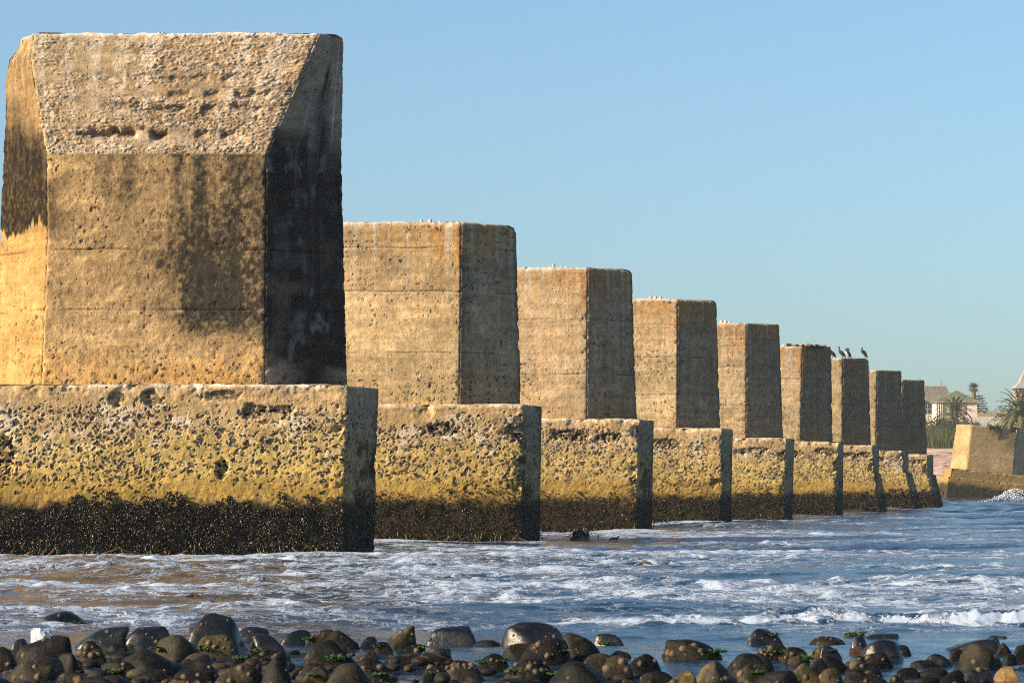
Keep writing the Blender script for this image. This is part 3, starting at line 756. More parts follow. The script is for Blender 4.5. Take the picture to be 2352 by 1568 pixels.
# spray and froth thrown up by the breakers (countless drops: one object each)
def ico():
    p = (1+5**.5)/2
    v = np.array([(-1, p, 0), (1, p, 0), (-1, -p, 0), (1, -p, 0), (0, -1, p), (0, 1, p), (0, -1, -p), (0, 1, -p), (p, 0, -1), (p, 0, 1), (-p, 0, -1), (-p, 0, 1)])/1.9
    f = [(0,11,5),(0,5,1),(0,1,7),(0,7,10),(0,10,11),(1,5,9),(5,11,4),(11,10,2),(10,7,6),(7,1,8),(3,9,4),(3,4,2),(3,2,6),(3,6,8),(3,8,9),(4,9,5),(2,4,11),(6,2,10),(8,6,7),(9,8,1)]
    return v, np.array(f)
IV, IF = ico()
def drops(name, P, s, mat, flat=1.):
    n = len(P)
    V = P[:, None, :]+s[:, None, None]*IV[None]*np.array([1, 1, flat])
    Q = (IF[None]+np.arange(n)[:, None, None]*12).reshape(-1, 3)
    return tag(link(name, mesh(name, V.reshape(-1, 3), [Q], np.tile((.78, .82, .88), (n*12, 1))), mat), kind='stuff')
def foam_mat():
    m, t, b = nt('froth'); b.inputs['Base Color'].default_value = (.50, .54, .60, 1); b.inputs['Roughness'].default_value = .45
    n = N(t, 'ShaderNodeTexNoise', Scale=60., Detail=4.); bp = N(t, 'ShaderNodeBump', Distance=.01); t.links.new(n.outputs[0], bp.inputs['Height']); t.links.new(bp.outputs[0], b.inputs['Normal'])
    b.inputs['Subsurface Weight'].default_value = .0
    return m
FROTH = foam_mat()
def froth():
    r = np.random.default_rng(8)
    n = 2200
    x = .8+r.random(n)**.8*7.6
    yc = 35.0 + .35*fbm2(x*.5, x*0, 3, 64)-.02*(x-4)
    hh = (.03+.14*sst(.4, 6.5, x))*(1+.35*fbm2(x*1.6, x*0, 4, 65))
    cl = fbm2(x*2.2, x*0+3, 3, 68)
    s = r.normal(size=n)*.10-.2
    z = hh*(np.exp(-(s/.2)**2)*.75)*(.6+.5*r.random(n))*(1+.5*cl) + .02*r.random(n)
    k = (cl > -.05)
    P = np.stack([x, yc+s, z], 1)[k]
    drops('sea_foam', P, (.005+.016*r.random(len(P))**2.2), FROTH, .8)
    n = 1200
    u = r.normal(size=n)
    P = np.stack([50.6+u*1.5+.3*r.normal(size=n), 297.6+r.normal(size=n)*.8, np.zeros(n)], 1)
    P[:, 2] = .05+1.15*np.exp(-((P[:, 0]-51.6)/1.9)**2)*r.random(n)**.9*1.25
    drops('sea_spray', P, .018+.065*r.random(n)**3, FROTH)
froth()
# seabed and shingle under the camera, rising out of the water at the near left
def seabed():
    xs = np.concatenate([np.linspace(-60, -9, 30)[:-1], np.linspace(-9, 9, 420), np.linspace(9, 60, 30)[1:]])
    ys = np.concatenate([np.linspace(-12, 20, 20)[:-1], np.linspace(20, 36, 320), np.linspace(36, 460, 60)[1:]])
    X, Y = np.meshgrid(xs, ys)
    z = -.29 - .06*sst(28, 40, Y)*8 + .17*sst(29.5, 25, Y)*sst(1.2, -2.0, X) + .25*sst(23, 16, Y) + .06*fbm2(X*3, Y*3, 4, 80)
    f1, f2, cid, _, _ = cell2(X*4.2, Y*4.2, 81)
    z = z + .15*np.sqrt(np.clip(f2-f1, 0, .6))*(.3+cid)*(Y < 36)
    c = np.array((.012, .011, .010))*(.5+1.2*cid)[..., None]
    R, C = X.shape; i = np.arange((R-1)*C).reshape(R-1, C)[:, :-1]
    tag(link('seabed', mesh('seabed', np.stack([X, Y, z], -1), [np.stack([i, i+1, i+C+1, i+C], -1).reshape(-1, 4)], c), M['seabed']), kind='structure')
seabed()
# ------------------------------------------------------------------ boulders in the foreground
# panel x0 (photo columns), centre, top, base, width, tone, limpets, weed, peak | label
ROCKS = """
0 30 295 395 170 w 0 0 0|black wet boulder cut by the left edge, standing in foam
0 575 195 362 440 w 8 2 -.2|black wet ridge backed boulder with green weed at both feet, out at left
0 1400 193 248 235 w 0 0 0|small low black hump farthest out in the foam at left
0 1580 225 322 260 w 2 0 0|wet black dome just left of the big pointed black boulder
0 1850 215 562 530 w 9 0 -.1|largest pointed black boulder at left, blue sheen on its flanks
0 860 325 510 450 w 3 1 .3|long black boulder leaning right with a strand of brown weed
0 1285 325 510 460 w 8 0 .2|black humped boulder with glinting limpets, below the low far hump
0 390 405 612 520 k 3 0 .2|smooth charcoal boulder with a scooped hollow, beside a white foam lump
0 1510 400 602 420 d 2 1 0|pointed olive boulder with a dark whelk stuck to it
0 1845 395 570 350 y 14 1 0|crusted yellow brown boulder leaning on the largest black one
0 795 450 612 250 b 10 1 0|knobbly barnacled brown boulder amid the left heap
0 1030 470 572 220 k 0 0 0|small dark rounded boulder left of the pointed olive one
0 280 590 805 560 d 8 0 .1|broad olive boulder with yellow crust patches and a few limpets at far left
0 590 555 732 290 g 3 0 0|grey rounded boulder topped by a single tan limpet
0 1270 520 732 640 g 0 1 -.3|smooth grey sloping boulder with a green weed tuft on its face
0 50 500 695 200 d 2 0 -.2|olive boulder against the left edge, above the broad one
0 1030 620 765 420 k 7 1 0|dark boulder ringed with large tan limpets at left
0 1330 690 795 400 b 1 0 .3|flat brown slab shaped boulder in the left heap
0 1700 600 722 440 g 1 0 0|flat grey boulder behind a crowd of limpets
0 2050 640 890 480 d 3 0 .1|olive pointed boulder with tan crust at the bottom edge, left
0 850 755 905 560 g 0 0 0|smooth grey boulder cut off by the bottom edge, left
0 600 720 835 320 b 1 0 0|low dark brown boulder at bottom left with a weedy rim
0 1690 700 885 500 b 20 0 0|dark boulder crowded with round limpets at bottom left
1000 215 540 890 370 g 3 0 .1|tall grey green boulder with tan scabs on its left shoulder
0 2000 570 642 260 g 0 1 0|flat dark stone wedged above the limpet crowd
1000 150 515 600 330 b 4 1 0|long flat brown rock crusted along its foot
0 1640 325 402 200 w 1 0 .2|wet black block behind the largest pointed boulder
0 180 430 525 160 w 1 0 0|wet glinting boulder peeping over the charcoal one
0 420 795 890 220 b 2 0 0|small dark cobble at the bottom edge, far left
0 1080 355 402 150 w 0 0 0|small black stone awash between two black boulders at left
1000 130 395 562 330 w 4 0 -.3|wet black slab with bright blue streaks on its right slope
1000 20 330 470 340 w 4 0 .1|low wet black hump behind the blue streaked slab
1000 410 355 492 300 w 1 1 .1|wet dark hump with blue highlights beside a patch of foam
1000 790 360 522 320 b 2 0 -.1|rounded brown topped boulder left of the upright olive one
1000 610 352 492 280 b 2 0 .1|brown boulder with a single orange limpet on its crest
1000 680 440 682 560 k 6 1 0|big dark domed boulder with green topped knobs
1000 1290 320 522 290 d 3 0 .2|upright blocky olive boulder with one ribbed limpet at its foot
1000 1020 415 512 190 w 0 0 0|small black stone left of the upright olive boulder
1000 1740 320 482 470 w 3 0 .1|glossy black loaf shaped boulder at the water's edge, centre
1000 2020 445 497 280 b 0 0 -.1|low brown wet hump right of the glossy loaf
1000 1130 460 560 190 k 0 1 0|dark cobble below the upright olive boulder
1000 1400 480 562 200 k 2 1 .1|dark round cobble with green weed at its right foot
1000 1610 515 582 230 d 1 0 0|olive cobble crusted underneath, in the middle pool
1000 1450 560 624 640 b 4 0 0|long low brown flat rock across the middle pool
1000 1010 520 612 165 b 0 0 0|small brown stone tucked behind the dark boulders, centre left
1000 1065 600 724 330 k 3 0 .1|dark shoulder of rock left of the middle pool
1000 555 640 770 340 b 5 0 .1|dark rock with a crowd of limpets at its left end
1000 570 680 840 260 d 1 1 .1|olive stone wearing one big ribbed limpet
1000 860 645 905 490 d 2 0 .05|large pointed olive boulder at the bottom edge, left of centre
1000 40 630 860 130 k 0 0 .2|dark boulder side showing at the bottom, left third
1000 1820 615 724 350 b 15 0 0|limpet studded low rock in the middle pool
1000 1590 660 742 230 b 4 1 0|small round rock with limpets and weed on its left
1000 2080 560 652 260 b 1 2 -.1|flat brown rock under the brightest green weed tuft
1000 1740 780 860 160 k 0 0 0|dark dome just breaking the bottom edge, centre
1000 2200 775 870 330 b 0 0 .1|flat brown back at the bottom edge, centre
1000 1150 720 835 250 k 3 2 0|small weedy dark rock at the edge of the middle pool
2000 300 290 492 580 w 9 0 -.05|wet black pointed boulder with limpets below the breaker's left end
2000 670 380 602 420 g 5 0 -.15|steep grey boulder streaked blue on its right side, one big limpet at left
2000 380 430 622 420 b 10 1 0|brown pointed boulder with a band of tan barnacles
2000 145 470 582 270 d 1 0 .1|olive cobble with crusted foot beside the brown pointed boulder
2000 260 600 745 440 b 18 2 0|boulder almost covered in round limpets, with hanging green weed
2000 655 625 860 630 k 3 0 -.1|big smooth boulder, half olive and half black, at the bottom centre
2000 930 390 487 260 w 1 1 0|wet dark hump in front of the breaker
2000 1630 440 607 500 b 12 1 -.2|limpet dotted peaked boulder with weed hanging on its left end
2000 850 555 652 290 d 2 0 0|olive rounded cobble right of the steep grey boulder
2000 1010 575 752 280 d 4 0 -.05|pointed olive stone with limpets along its right foot
2000 1025 535 592 200 g 0 0 0|flat grey stone behind the pointed olive one
2000 1225 560 702 320 k 5 0 .15|dark boulder with two big limpets at its foot, right of centre
2000 1340 705 840 310 k 2 0 0|black rounded boulder at the bottom, right of centre
2000 1550 705 870 290 y 3 0 .1|lichen green boulder at the bottom, right of centre
2000 1840 620 850 380 d 7 0 0|tilted olive boulder with a pale knob on its peak
3000 130 345 467 310 w 6 1 .05|wet black dome with a row of limpets, under the breaker's right half
2000 2120 555 735 410 k 2 0 .1|smooth dark olive boulder in the right heap
2000 2180 650 805 340 d 3 1 -.1|rounded olive boulder in front of the smooth dark one
2000 150 770 860 400 k 1 0 0|low dark slab at the bottom edge, centre
2000 1170 207 247 240 b 0 0 .1|low dark rock out in the waves behind the breaker
2000 1100 775 860 150 y 0 0 0|small lichen green cobble at the bottom, centre right
2000 1320 765 860 150 g 0 0 0|small grey cobble nestled under the black rounded one
3000 190 470 605 330 b 12 1 -.05|brown barnacled boulder with ribbed limpets on its front
3000 400 500 622 250 b 3 2 0|low dark boulder with weed draped on its crest
3000 80 560 705 250 k 1 0 0|dark boulder with a golden mussel stuck on its side
3000 620 500 602 210 y 6 0 0|barnacle grey rough stone left of a wet slab
3000 690 487 605 200 w 0 1 -.2|wet smooth slab with black weed at its right
3000 700 575 684 270 k 0 0 0|dark round boulder in the right heap behind the lichen ones
3000 590 600 705 190 g 0 0 0|small grey boulder in the right heap
3000 480 640 835 290 y 3 0 0|mustard lichen coated boulder, right heap
3000 250 700 862 490 g 2 1 .2|broad smooth dark slab at the bottom, right heap
3000 700 680 842 210 y 4 0 -.1|yellow green lichen boulder with a mussel on its left
3000 980 692 862 390 k 6 0 -.2|dark boulder with limpets along its foot at the bottom, right
3000 1270 742 862 220 b 1 0 -.1|low brown stone sloping into the pool at the bottom right
3000 935 405 522 155 w 1 0 -.2|wet grey pointed stone beside a green weed tuft
3000 1140 440 602 390 w 5 0 .05|large wet black boulder with a bluish left flank, right side
3000 1070 545 652 320 b 5 1 -.1|brown boulder bearing one pale ribbed limpet, right side
3000 1120 385 432 290 w 0 0 .2|low black flat rock right behind the weed tuft
3000 670 413 464 300 b 2 0 -.1|low flat wet rock awash, left of the weed tuft
3000 880 375 412 190 y 5 2 0|barnacled tan rock carrying bright green weed
3000 1310 485 552 140 k 0 0 .1|small black stone at the right foot of the large wet boulder
3000 915 495 562 150 r 0 0 0|reddish brown smooth stone below the wet grey pointed one
3000 1000 635 725 260 g 1 0 .1|grey cobble pair member in the right heap, by the pool
3000 1355 680 727 190 k 0 0 0|small dark stone alone in the calm pool at right
3000 1610 560 642 260 w 0 0 .1|low black rock left of the big olive boulder, right
3000 1470 615 647 200 b 0 0 0|low brown stone trailing left into the pool
3000 1890 435 542 450 w 2 0 .1|long wet black boulder behind the big olive one at right
3000 1975 475 684 400 d 2 0 .1|big facetted olive boulder standing in the pool at right
3000 2060 405 482 150 w 0 0 0|wet dark stone peeking over the long black boulder
3000 2170 470 562 140 k 0 0 .1|dark stone stacked right of the big olive boulder
3000 1955 690 772 240 w 2 0 .1|low black stone with froth around it near bottom right
3000 2195 670 752 210 o 0 0 .1|golden tan sunlit stone near the bottom right corner
3000 1740 700 872 310 k 2 0 0|dark pointed boulder at the bottom edge, right
3000 2320 480 632 130 b 2 0 0|brown boulder cut by the right edge
3000 2150 408 432 110 w 0 0 0|tiny dark rock tip awash at upper right
3000 1500 800 862 100 k 0 0 0|small dark tip at the bottom edge, right
3000 1790 520 612 190 d 1 0 0|olive stone leaning on the big olive boulder's left
3000 2220 560 650 150 k 0 0 0|dark wedge at the right foot of the big olive boulder
""".strip().split('\n')
TONE = {'w': (.0045, .0048, .0056), 'k': (.0055, .0052, .0046), 'd': (.028, .0235, .0135), 'b': (.009, .0068, .0046), 'g': (.0098, .0092, .0073), 'y': (.045, .034, .0135), 'r': (.045, .021, .015), 'o': (.17, .105, .042)}
def ico_sub(n):
    v = IV/np.linalg.norm(IV, axis=1)[:, None]; f = IF.copy()
    for _ in range(n):
        ed = {}; vl = list(v); nf = []
        def mid(a, b):
            k = (min(a, b), max(a, b))
            if k not in ed:
                m_ = vl[a]+vl[b]; ed[k] = len(vl); vl.append(m_/np.linalg.norm(m_))
            return ed[k]
        for a, b, c in f:
            x, y, z = mid(a, b), mid(b, c), mid(c, a); nf += [(a, x, z), (b, y, x), (c, z, y), (x, y, z)]
        v = np.array(vl); f = np.array(nf)
    return v, f
SPH, SPF = ico_sub(4)
def limpet_mesh(seed):
    r = np.random.default_rng(seed); n = 16; v = []; c = []
    prof = [(1., 0), (.86, .16), (.62, .36), (.36, .52), (.14, .6)]
    rib = 1+.09*(r.random(n)-.5)*2
    tip = np.array([(.14, .07, .032), (.12, .085, .047), (.085, .062, .035)][seed % 3]); mid = np.array([(.115, .085, .05), (.08, .063, .037), (.05, .043, .027)][seed % 3])
    for i, (R, h) in enumerate(prof):
        for k in range(n):
            a = 2*math.pi*k/n
            q = R*(rib[k] if i < 3 else 1)*(1+.05*(-1)**k*(i < 3))
            v.append((q*math.cos(a), q*math.sin(a)*.9, h+.02*(-1)**k*(i < 3)))
            cc = mid*(1-.25*(k % 2)) if i < 3 else tip*(1.1 if i == 4 else .9)
            if i == 0: cc = cc*.55
            c.append(cc)
    v.append((0.03, 0, .63)); c.append(tip*1.2)
    q = [(i*n+k, i*n+(k+1) % n, (i+1)*n+(k+1) % n, (i+1)*n+k) for i in range(4) for k in range(n)]
    t = [(4*n+k, 4*n+(k+1) % n, 5*n) for k in range(n)]
    me = mesh('limpet', np.array(v), [q, t], c); me.materials.append(M['shell']); return me
LIMP = [limpet_mesh(i) for i in range(6)]
def weed_mesh(seed, n=60, spread=1., col=(.032, .088, .008)):
    r = np.random.default_rng(seed); mb = MB()
    for i in range(n):
        a = r.random()*6.28; L = .25+.5*r.random(); p0 = r.normal(size=3)*.3*spread; p0[2] = abs(p0[2])*.5
        w = .10+.10*r.random(); d = np.array([math.cos(a), math.sin(a), .5*r.random()]); sd = np.array([-math.sin(a), math.cos(a), .5*r.normal()])
        pts = []
        for k in range(5):
            s = k/4; p = p0+d*L*s+np.array([0, 0, .25*math.sin(s*2.6)-.35*s*s])+sd*.05*math.sin(s*9+i)
            ww = w*math.sin(.35+2.5*s)*(1+.3*math.sin(k*2.5+i))
            pts += [p-sd*ww, p+sd*ww+np.array([0, 0, .05*math.sin(k*2+i)])]
        cc = np.array(col)*(.5+1.1*r.random())
        if r.random() < .12: cc = np.array((.13, .15, .02))
        mb.add(pts, [(2*k, 2*k+1, 2*k+3, 2*k+2) for k in range(4)], c=cc)
    me = mesh('seaweed', np.concatenate(mb.v), [np.concatenate(mb.q)], np.concatenate(mb.c)); me.materials.append(M['weed']); return me
WEED = [weed_mesh(s) for s in range(4)]
def boulder(i, line):
    dat, label = line.split('|'); x0, cx, top, base, w, tone, nl, nw, pk = dat.split()
    x0, cx, top, base, w, nl, nw, pk = float(x0), float(cx), float(top), float(base), float(w), int(int(nl)*.8+.6), int(nw), float(pk)
    S_ = .57422
    px = (x0+cx/2.138)*S_; yt = (2350+top/2.138)*S_; yb = (2350+base/2.138)*S_; wp = w/2.138*S_
    d = F*EYE/(yb-HY); W = wp*d/F
    dep = W*(.75+.2*((i*37) % 10)/10); dc = d+dep*.42
    W *= dc/d*1.14
    H = az(yt, dc)
    r = np.random.default_rng(1000+i)
    # rounded convex stone: soft intersection of half-spaces
    nrm = r.normal(size=(9, 3)); nrm[:, 2] = np.abs(nrm[:, 2])*.9; nrm /= np.linalg.norm(nrm, axis=1)[:, None]
    nrm = np.vstack([nrm, [[0, 0, 1], [.97, 0, .22], [-.97, 0, .22], [0, -.93, .35], [0, .95, .3], [0, 0, -1]]])
    hh = np.concatenate([.70+.30*r.random(9), [1.04, 1, 1, 1, 1, 1]])
    s = np.maximum(0, SPH@nrm.T/hh); p = 10.
    R = (s**p).sum(1)**(-1/p)
    v = SPH*R[:, None]
    v[:, 2] = np.where(v[:, 2] < 0, v[:, 2]*.55, v[:, 2])
    zz = v[:, 2]; tp = np.clip(zz, 0, 1)**1.6; tap = .06+.16*r.random()
    v[:, 0] *= 1-tap*tp*(1.3 if H/W > .45 else .9); v[:, 1] *= 1-tap*tp
    v[:, 0] += pk*1.6*tp
    v *= (1+.030*fbm3(v[:, 0]*1.7+i, v[:, 1]*1.7, v[:, 2]*1.7, 3, 90)+.008*fbm3(v[:, 0]*8+i, v[:, 1]*8, v[:, 2]*8, 3, 91))[:, None]*(1+(.03*fbm3(v[:, 0]*6+i, v[:, 1]*6, v[:, 2]*6, 3, 92) if tone in 'by' else 0*R))[:, None]
    e = v[:, 0].max()-v[:, 0].min(); v[:, 0] = (v[:, 0]-v[:, 0].min())/e*W-W/2
    zlow = -.10-.25*H
    v[:, 1] *= dep/2/np.abs(v[:, 1]).max()
    hi_, lo_ = v[:, 2].max(), v[:, 2].min(); eq = .04*H; v[:, 2] = np.where(v[:, 2] > 0, eq+v[:, 2]/hi_*(H-eq), eq+v[:, 2]/lo_*(zlow-eq))
    X = ax(px, dc)
    c = np.array(TONE[tone])*np.ones((len(v), 1))
    n1 = fbm3(v[:, 0]*5+i, v[:, 1]*5, v[:, 2]*5, 4, 93); n2 = fbm3(v[:, 0]*16+i, v[:, 1]*16, v[:, 2]*16, 3, 94)
    c = c*(1+.6*n1+.35*n2)[:, None]
    if tone in 'dgk':   # drier and paler above, dark tide line below
        c = c*(1-.6*sst(.14, .02, v[:, 2]+.05*n1))[:, None]
    cr = sst(.22, .46, n1*.7+n2*.6)*(v[:, 2] < H*.85)*(.8 if tone in 'y' else .5 if tone in 'bd' else .12)
    c = mixc(c, (.15, .105, .045), cr)
    t = tag(link('boulder', mesh('boulder', v, [SPF], np.clip(c, .004, .5)), M['rock_wet' if tone in 'w' else 'rock_dry'], None, (X, dc, 0)), label, 'boulder', 'boulders along the shore')
    # limpets cling to the side that faces the sea spray and camera
    N3 = np.zeros_like(v); a, b, cc = v[SPF[:, 0]], v[SPF[:, 1]], v[SPF[:, 2]]; fn = np.cross(b-a, cc-a)
    for k in range(3): np.add.at(N3, SPF[:, k], fn)
    N3 /= np.linalg.norm(N3, axis=1)[:, None]
    ok = np.where((N3[:, 1] < .15) & (v[:, 2] > .03) & (N3[:, 2] > -.3) & (v[:, 2] < H*(.95 if nl < 8 else .8)))[0]
    done = []
    for _ in range(nl*12):
        if len(done) >= nl or len(ok) == 0: break
        k = ok[r.integers(len(ok))]; rad = .013+.030*r.random()**1.6
        if v[k, 2] > H*.45 and r.random() < .7: continue
        if any(np.linalg.norm(v[k]-v[q]) < (rad+rq)*.85 for q, rq in done): continue
        done.append((k, rad))
        o = bpy.data.objects.new('limpet', LIMP[r.integers(6)]); COL.objects.link(o); o.parent = t
        o.location = v[k]-N3[k]*rad*.12
        o.rotation_euler = (Vector(N3[k]).to_track_quat('Z', 'Y').to_matrix() @ Euler((0, 0, r.random()*6.28)).to_matrix()).to_euler()
        o.scale = (rad, rad, rad*(.8+.5*r.random()))
    for q in range(nw):
        o = bpy.data.objects.new('seaweed', WEED[(i+q) % 4]); COL.objects.link(o); o.parent = t
        low = np.where((N3[:, 1] < -.2) & (v[:, 2] > .0) & (v[:, 2] < max(.09, H*.4)))[0] if 1 else np.where((N3[:, 1] < .1) & (v[:, 2] > H*.6))[0]
        if len(low) == 0: low = np.array([int(v[:, 2].argmax())])
        k = low[r.integers(len(low))]
        o.location = v[k]; s_ = W*.12+.035; o.scale = (s_*1.2, s_, s_*.5); o.rotation_euler = (0, 0, r.random()*6.28)
for i, ln in enumerate(ROCKS): boulder(i, ln)
def rubble():
    r = np.random.default_rng(77); V, Q, Cc = [], [], []
    s2, f2 = ico_sub(2); n = 0
    for k in range(520):
        d = 23.6+r.random()*7; px = -60+r.random()*2480; x = ax(px, d)
        dens = sst(1.3, -1.8, x)*sst(31, 27.5, d)+.8*np.exp(-((x-3.1)/1.1)**2)*sst(28.5, 26, d)+.25*np.exp(-((x-.6)/1.)**2)*sst(27.5, 25.5, d)
        if r.random() > dens: continue
        a = .025+.065*r.random()**1.7; e = np.array([1.2+.5*r.random(), .9+.4*r.random(), .55+.3*r.random()])*a
        v = s2*(1+.16*fbm3(s2[:, 0]*1.5+k, s2[:, 1]*1.5, s2[:, 2]*1.5, 3, 5))[:, None]*e
        th = r.random()*6.28; v = np.stack([v[:, 0]*math.cos(th)-v[:, 1]*math.sin(th), v[:, 0]*math.sin(th)+v[:, 1]*math.cos(th), v[:, 2]], 1)
        v += np.array([x, d, -.02+.05*r.random()*sst(1.3, -1.8, x)])
        c = np.array([(.010, .009, .007), (.02, .016, .011), (.006, .006, .006), (.032, .022, .014), (.045, .036, .02)][r.integers(5)])*(.7+.7*r.random())
        V.append(v); Q.append(f2+n); Cc.append(np.tile(c, (len(v), 1))); n += len(v)
    tag(link('pebbles', mesh('pebbles', np.concatenate(V), [np.concatenate(Q)], np.concatenate(Cc)), M['rock_dry']), kind='stuff')
rubble()
# ------------------------------------------------------------------ land behind the beach
def land_z(x, y):
    b = np.interp(y, [360, 366, 432, 440, 470, 520, 560, 700, 4500], [-1.2, .1, 7.0, 7.5, 9.6, 11.4, 13., 14.6, 16])
    return b
def land():
    xs = np.concatenate([np.linspace(-700, 20, 40)[:-1], np.linspace(20, 140, 180), np.linspace(140, 900, 40)[1:]])
    ys = np.concatenate([np.linspace(358, 470, 170)[:-1], np.linspace(470, 800, 60), np.linspace(800, 1600, 20)[1:]])
    X, Y = np.meshgrid(xs, ys)
    z = land_z(X, Y) + .22*fbm2(X*.25, Y*.25, 4, 110)*sst(364, 380, Y) + .8*fbm2(X*.03, Y*.03, 3, 111)*sst(440, 500, Y)
    c = np.array((.50, .34, .255))*(1+.3*fbm2(X*.6, Y*.6, 4, 112))[..., None]
    c = mixc(c, (.10, .085, .07), .85*sst(.18, .4, fbm2(X*1.4, Y*.7, 4, 113))*sst(375, 390, Y)*sst(436, 425, Y))
    c = mixc(c, (.17, .125, .09), sst(372, 366, Y))
    c = mixc(c, (.10, .10, .045), sst(434, 442, Y))
    R, C = X.shape; i = np.arange((R-1)*C).reshape(R-1, C)[:, :-1]
    tag(link('beach', mesh('beach', np.stack([X, Y, z], -1), [np.stack([i, i+1, i+C+1, i+C], -1).reshape(-1, 4)], c), M['sand']), kind='structure')
land()
def gz(x, y): return float(land_z(np.array(x), np.array(float(y))))

def leaf_cloud(mb, cx, cy, cz, rx, ry, rz, n, size, col, seed, shell=.55):
    r = np.random.default_rng(seed)
    P = r.normal(size=(n, 3)); P /= np.linalg.norm(P, axis=1)[:, None]; P *= (shell+(1-shell)*r.random(n))[:, None]
    bump = 1+.45*fbm3(P[:, 0]*2.2+seed, P[:, 1]*2.2, P[:, 2]*2.2, 3, seed)
    P = P*bump[:, None]*np.array([rx, ry, rz])+np.array([cx, cy, cz])
    a = r.normal(size=(n, 3)); a /= np.linalg.norm(a, axis=1)[:, None]; b = np.cross(a, r.normal(size=(n, 3))); b /= np.linalg.norm(b, axis=1)[:, None]
    s = (size*(.6+.8*r.random(n)))[:, None]
    V = np.stack([P-a*s, P+b*s*.45, P+a*s, P-b*s*.45], 1).reshape(-1, 3)
    q = np.arange(4*n).reshape(n, 4)
    c = np.array(col)*(.55+.9*r.random(n))[:, None]*np.array([1, 1, 1]) 
    mb.add(V, q, c=np.repeat(c, 4, 0))
def bush(px, py_top, py_bot, wpx, d, col, label, seed, n=1500):
    x = ax(px, d); zt, zb = az(py_top, d), gz(x, d)-.2; rx = wpx*d/F/2
    mb = MB(); rr = np.random.default_rng(seed)
    for k in range(4):
        ox = (rr.random()-.5)*rx*1.1
        leaf_cloud(mb, ox, (rr.random()-.5)*rx*.7, (zt-zb)*(.45+.12*rr.random()), rx*.6, rx*.55, (zt-zb)*.48, n//4, .16, np.array(col)*(.8+.5*rr.random()), seed+k)
    t = thing('bush', (x, d, zb), label, 'bush', 'bushes behind the beach')
    mb.build('crown', M['leaf'], t)
    st = MB()
    for k in range(5): st.tube([(0, 0, -.1), ((rr.random()-.5)*rx*.5, (rr.random()-.5)*rx*.5, (zt-zb)*.3), ((rr.random()-.5)*rx, (rr.random()-.5)*rx, (zt-zb)*.65)], [.07, .05, .02], 6, (.08, .055, .035))
    st.build('stem', M['bark'], t)
bush(2150, 957, 0, 70, 470, (.060, .058, .026), 'brownish green bush beside the last pier, under the cream houses', 201, 2200)
bush(2100, 965, 0, 90, 480, (.055, .058, .026), 'dark bush hidden mostly behind the last pier', 202)
bush(2232, 966, 0, 62, 472, (.075, .055, .03), 'reddish brown bush behind the tilted pier, left of the white fence', 203, 1800)
bush(2200, 962, 0, 60, 478, (.062, .055, .028), 'olive brown bush at the foot of the front date palm', 204, 1800)
bush(2380, 968, 0, 110, 470, (.06, .062, .028), 'dark bush under the big date palms at the right edge', 205)
def reeds():
    r = np.random.default_rng(31); n = 5200
    x = 55+r.random(n)*45; y = 438+r.random(n)**1.3*24
    z = land_z(x, y); L = (1.6+2.0*r.random(n))*(.8+.35*vn2(x*.4, y*.3, 32)); az_ = r.random(n)*6.28; lean = .25+.5*r.random(n)
    dx, dy = np.cos(az_)*lean+.25, np.sin(az_)*lean
    w = .035+.04*r.random(n)
    V = []
    for s, ws in ((0, 1), (.4, .9), (.75, .6), (1, .1)):
        cx = x+dx*L*s**1.8*.6; cy = y+dy*L*s**1.8*.6; cz = z+L*(s-.22*s**3*lean)
        V += [np.stack([cx-w*ws, cy, cz], 1), np.stack([cx+w*ws, cy, cz], 1)]
    V = np.stack(V, 1).reshape(-1, 3)
    b = np.arange(n)[:, None]*8
    q = np.concatenate([b+np.array([[0, 1, 3, 2]]), b+np.array([[2, 3, 5, 4]]), b+np.array([[4, 5, 7, 6]])])
    c = np.array((.050, .066, .02))*(.5+1.0*r.random(n))[:, None]
    c = np.where((r.random(n) < .22)[:, None], np.array((.13, .11, .05)), c)
    tag(link('reeds', mesh('reeds', V, [q], np.repeat(c, 8, 0)), M['leaf']), kind='stuff')
reeds()

# ------------------------------------------------------------------ palms and the pine
def frond(mb, base, yaw, pitch, L, curl, r, col, nl=22, lw=.05, ll=.52):
    p = np.array(base, float); h = np.array([math.cos(yaw), math.sin(yaw), 0.]); side = np.array([-h[1], h[0], 0])
    ang = pitch; pts = []; st = L/14
    for k in range(15):
        pts.append(p.copy()); p = p+st*(h*math.cos(ang)+np.array([0, 0, math.sin(ang)])); ang -= curl/14*(.5+k/9.)
    pts = np.array(pts)
    mb.tube(pts, np.linspace(.05, .012, 15)*L/3.5, 4, np.array(col)*1.3)
    V, Q = [], []
    for k in range(nl):
        s = (.12+.86*k/nl)*14; i = min(13, int(s)); f = s-i; q = pts[i]*(1-f)+pts[i+1]*f; d = pts[i+1]-pts[i]; d /= np.linalg.norm(d)
        up = np.cross(side, d); l = ll*L/3.5*math.sin(.5+2.3*k/nl)*(.85+.3*r.random())
        for sg in (-1, 1):
            tip = q+l*(d*.75+side*sg*.62+up*(.28-.25*r.random()))
            e = d*lw*L/3.5*1.6
            V += [q-e, q+e, tip]; n = len(V); Q.append((n-3, n-2, n-1))
    cc = np.array(col)*(.6+.8*r.random(len(V)))[:, None]
    mb.add(V, t=Q, c=cc)
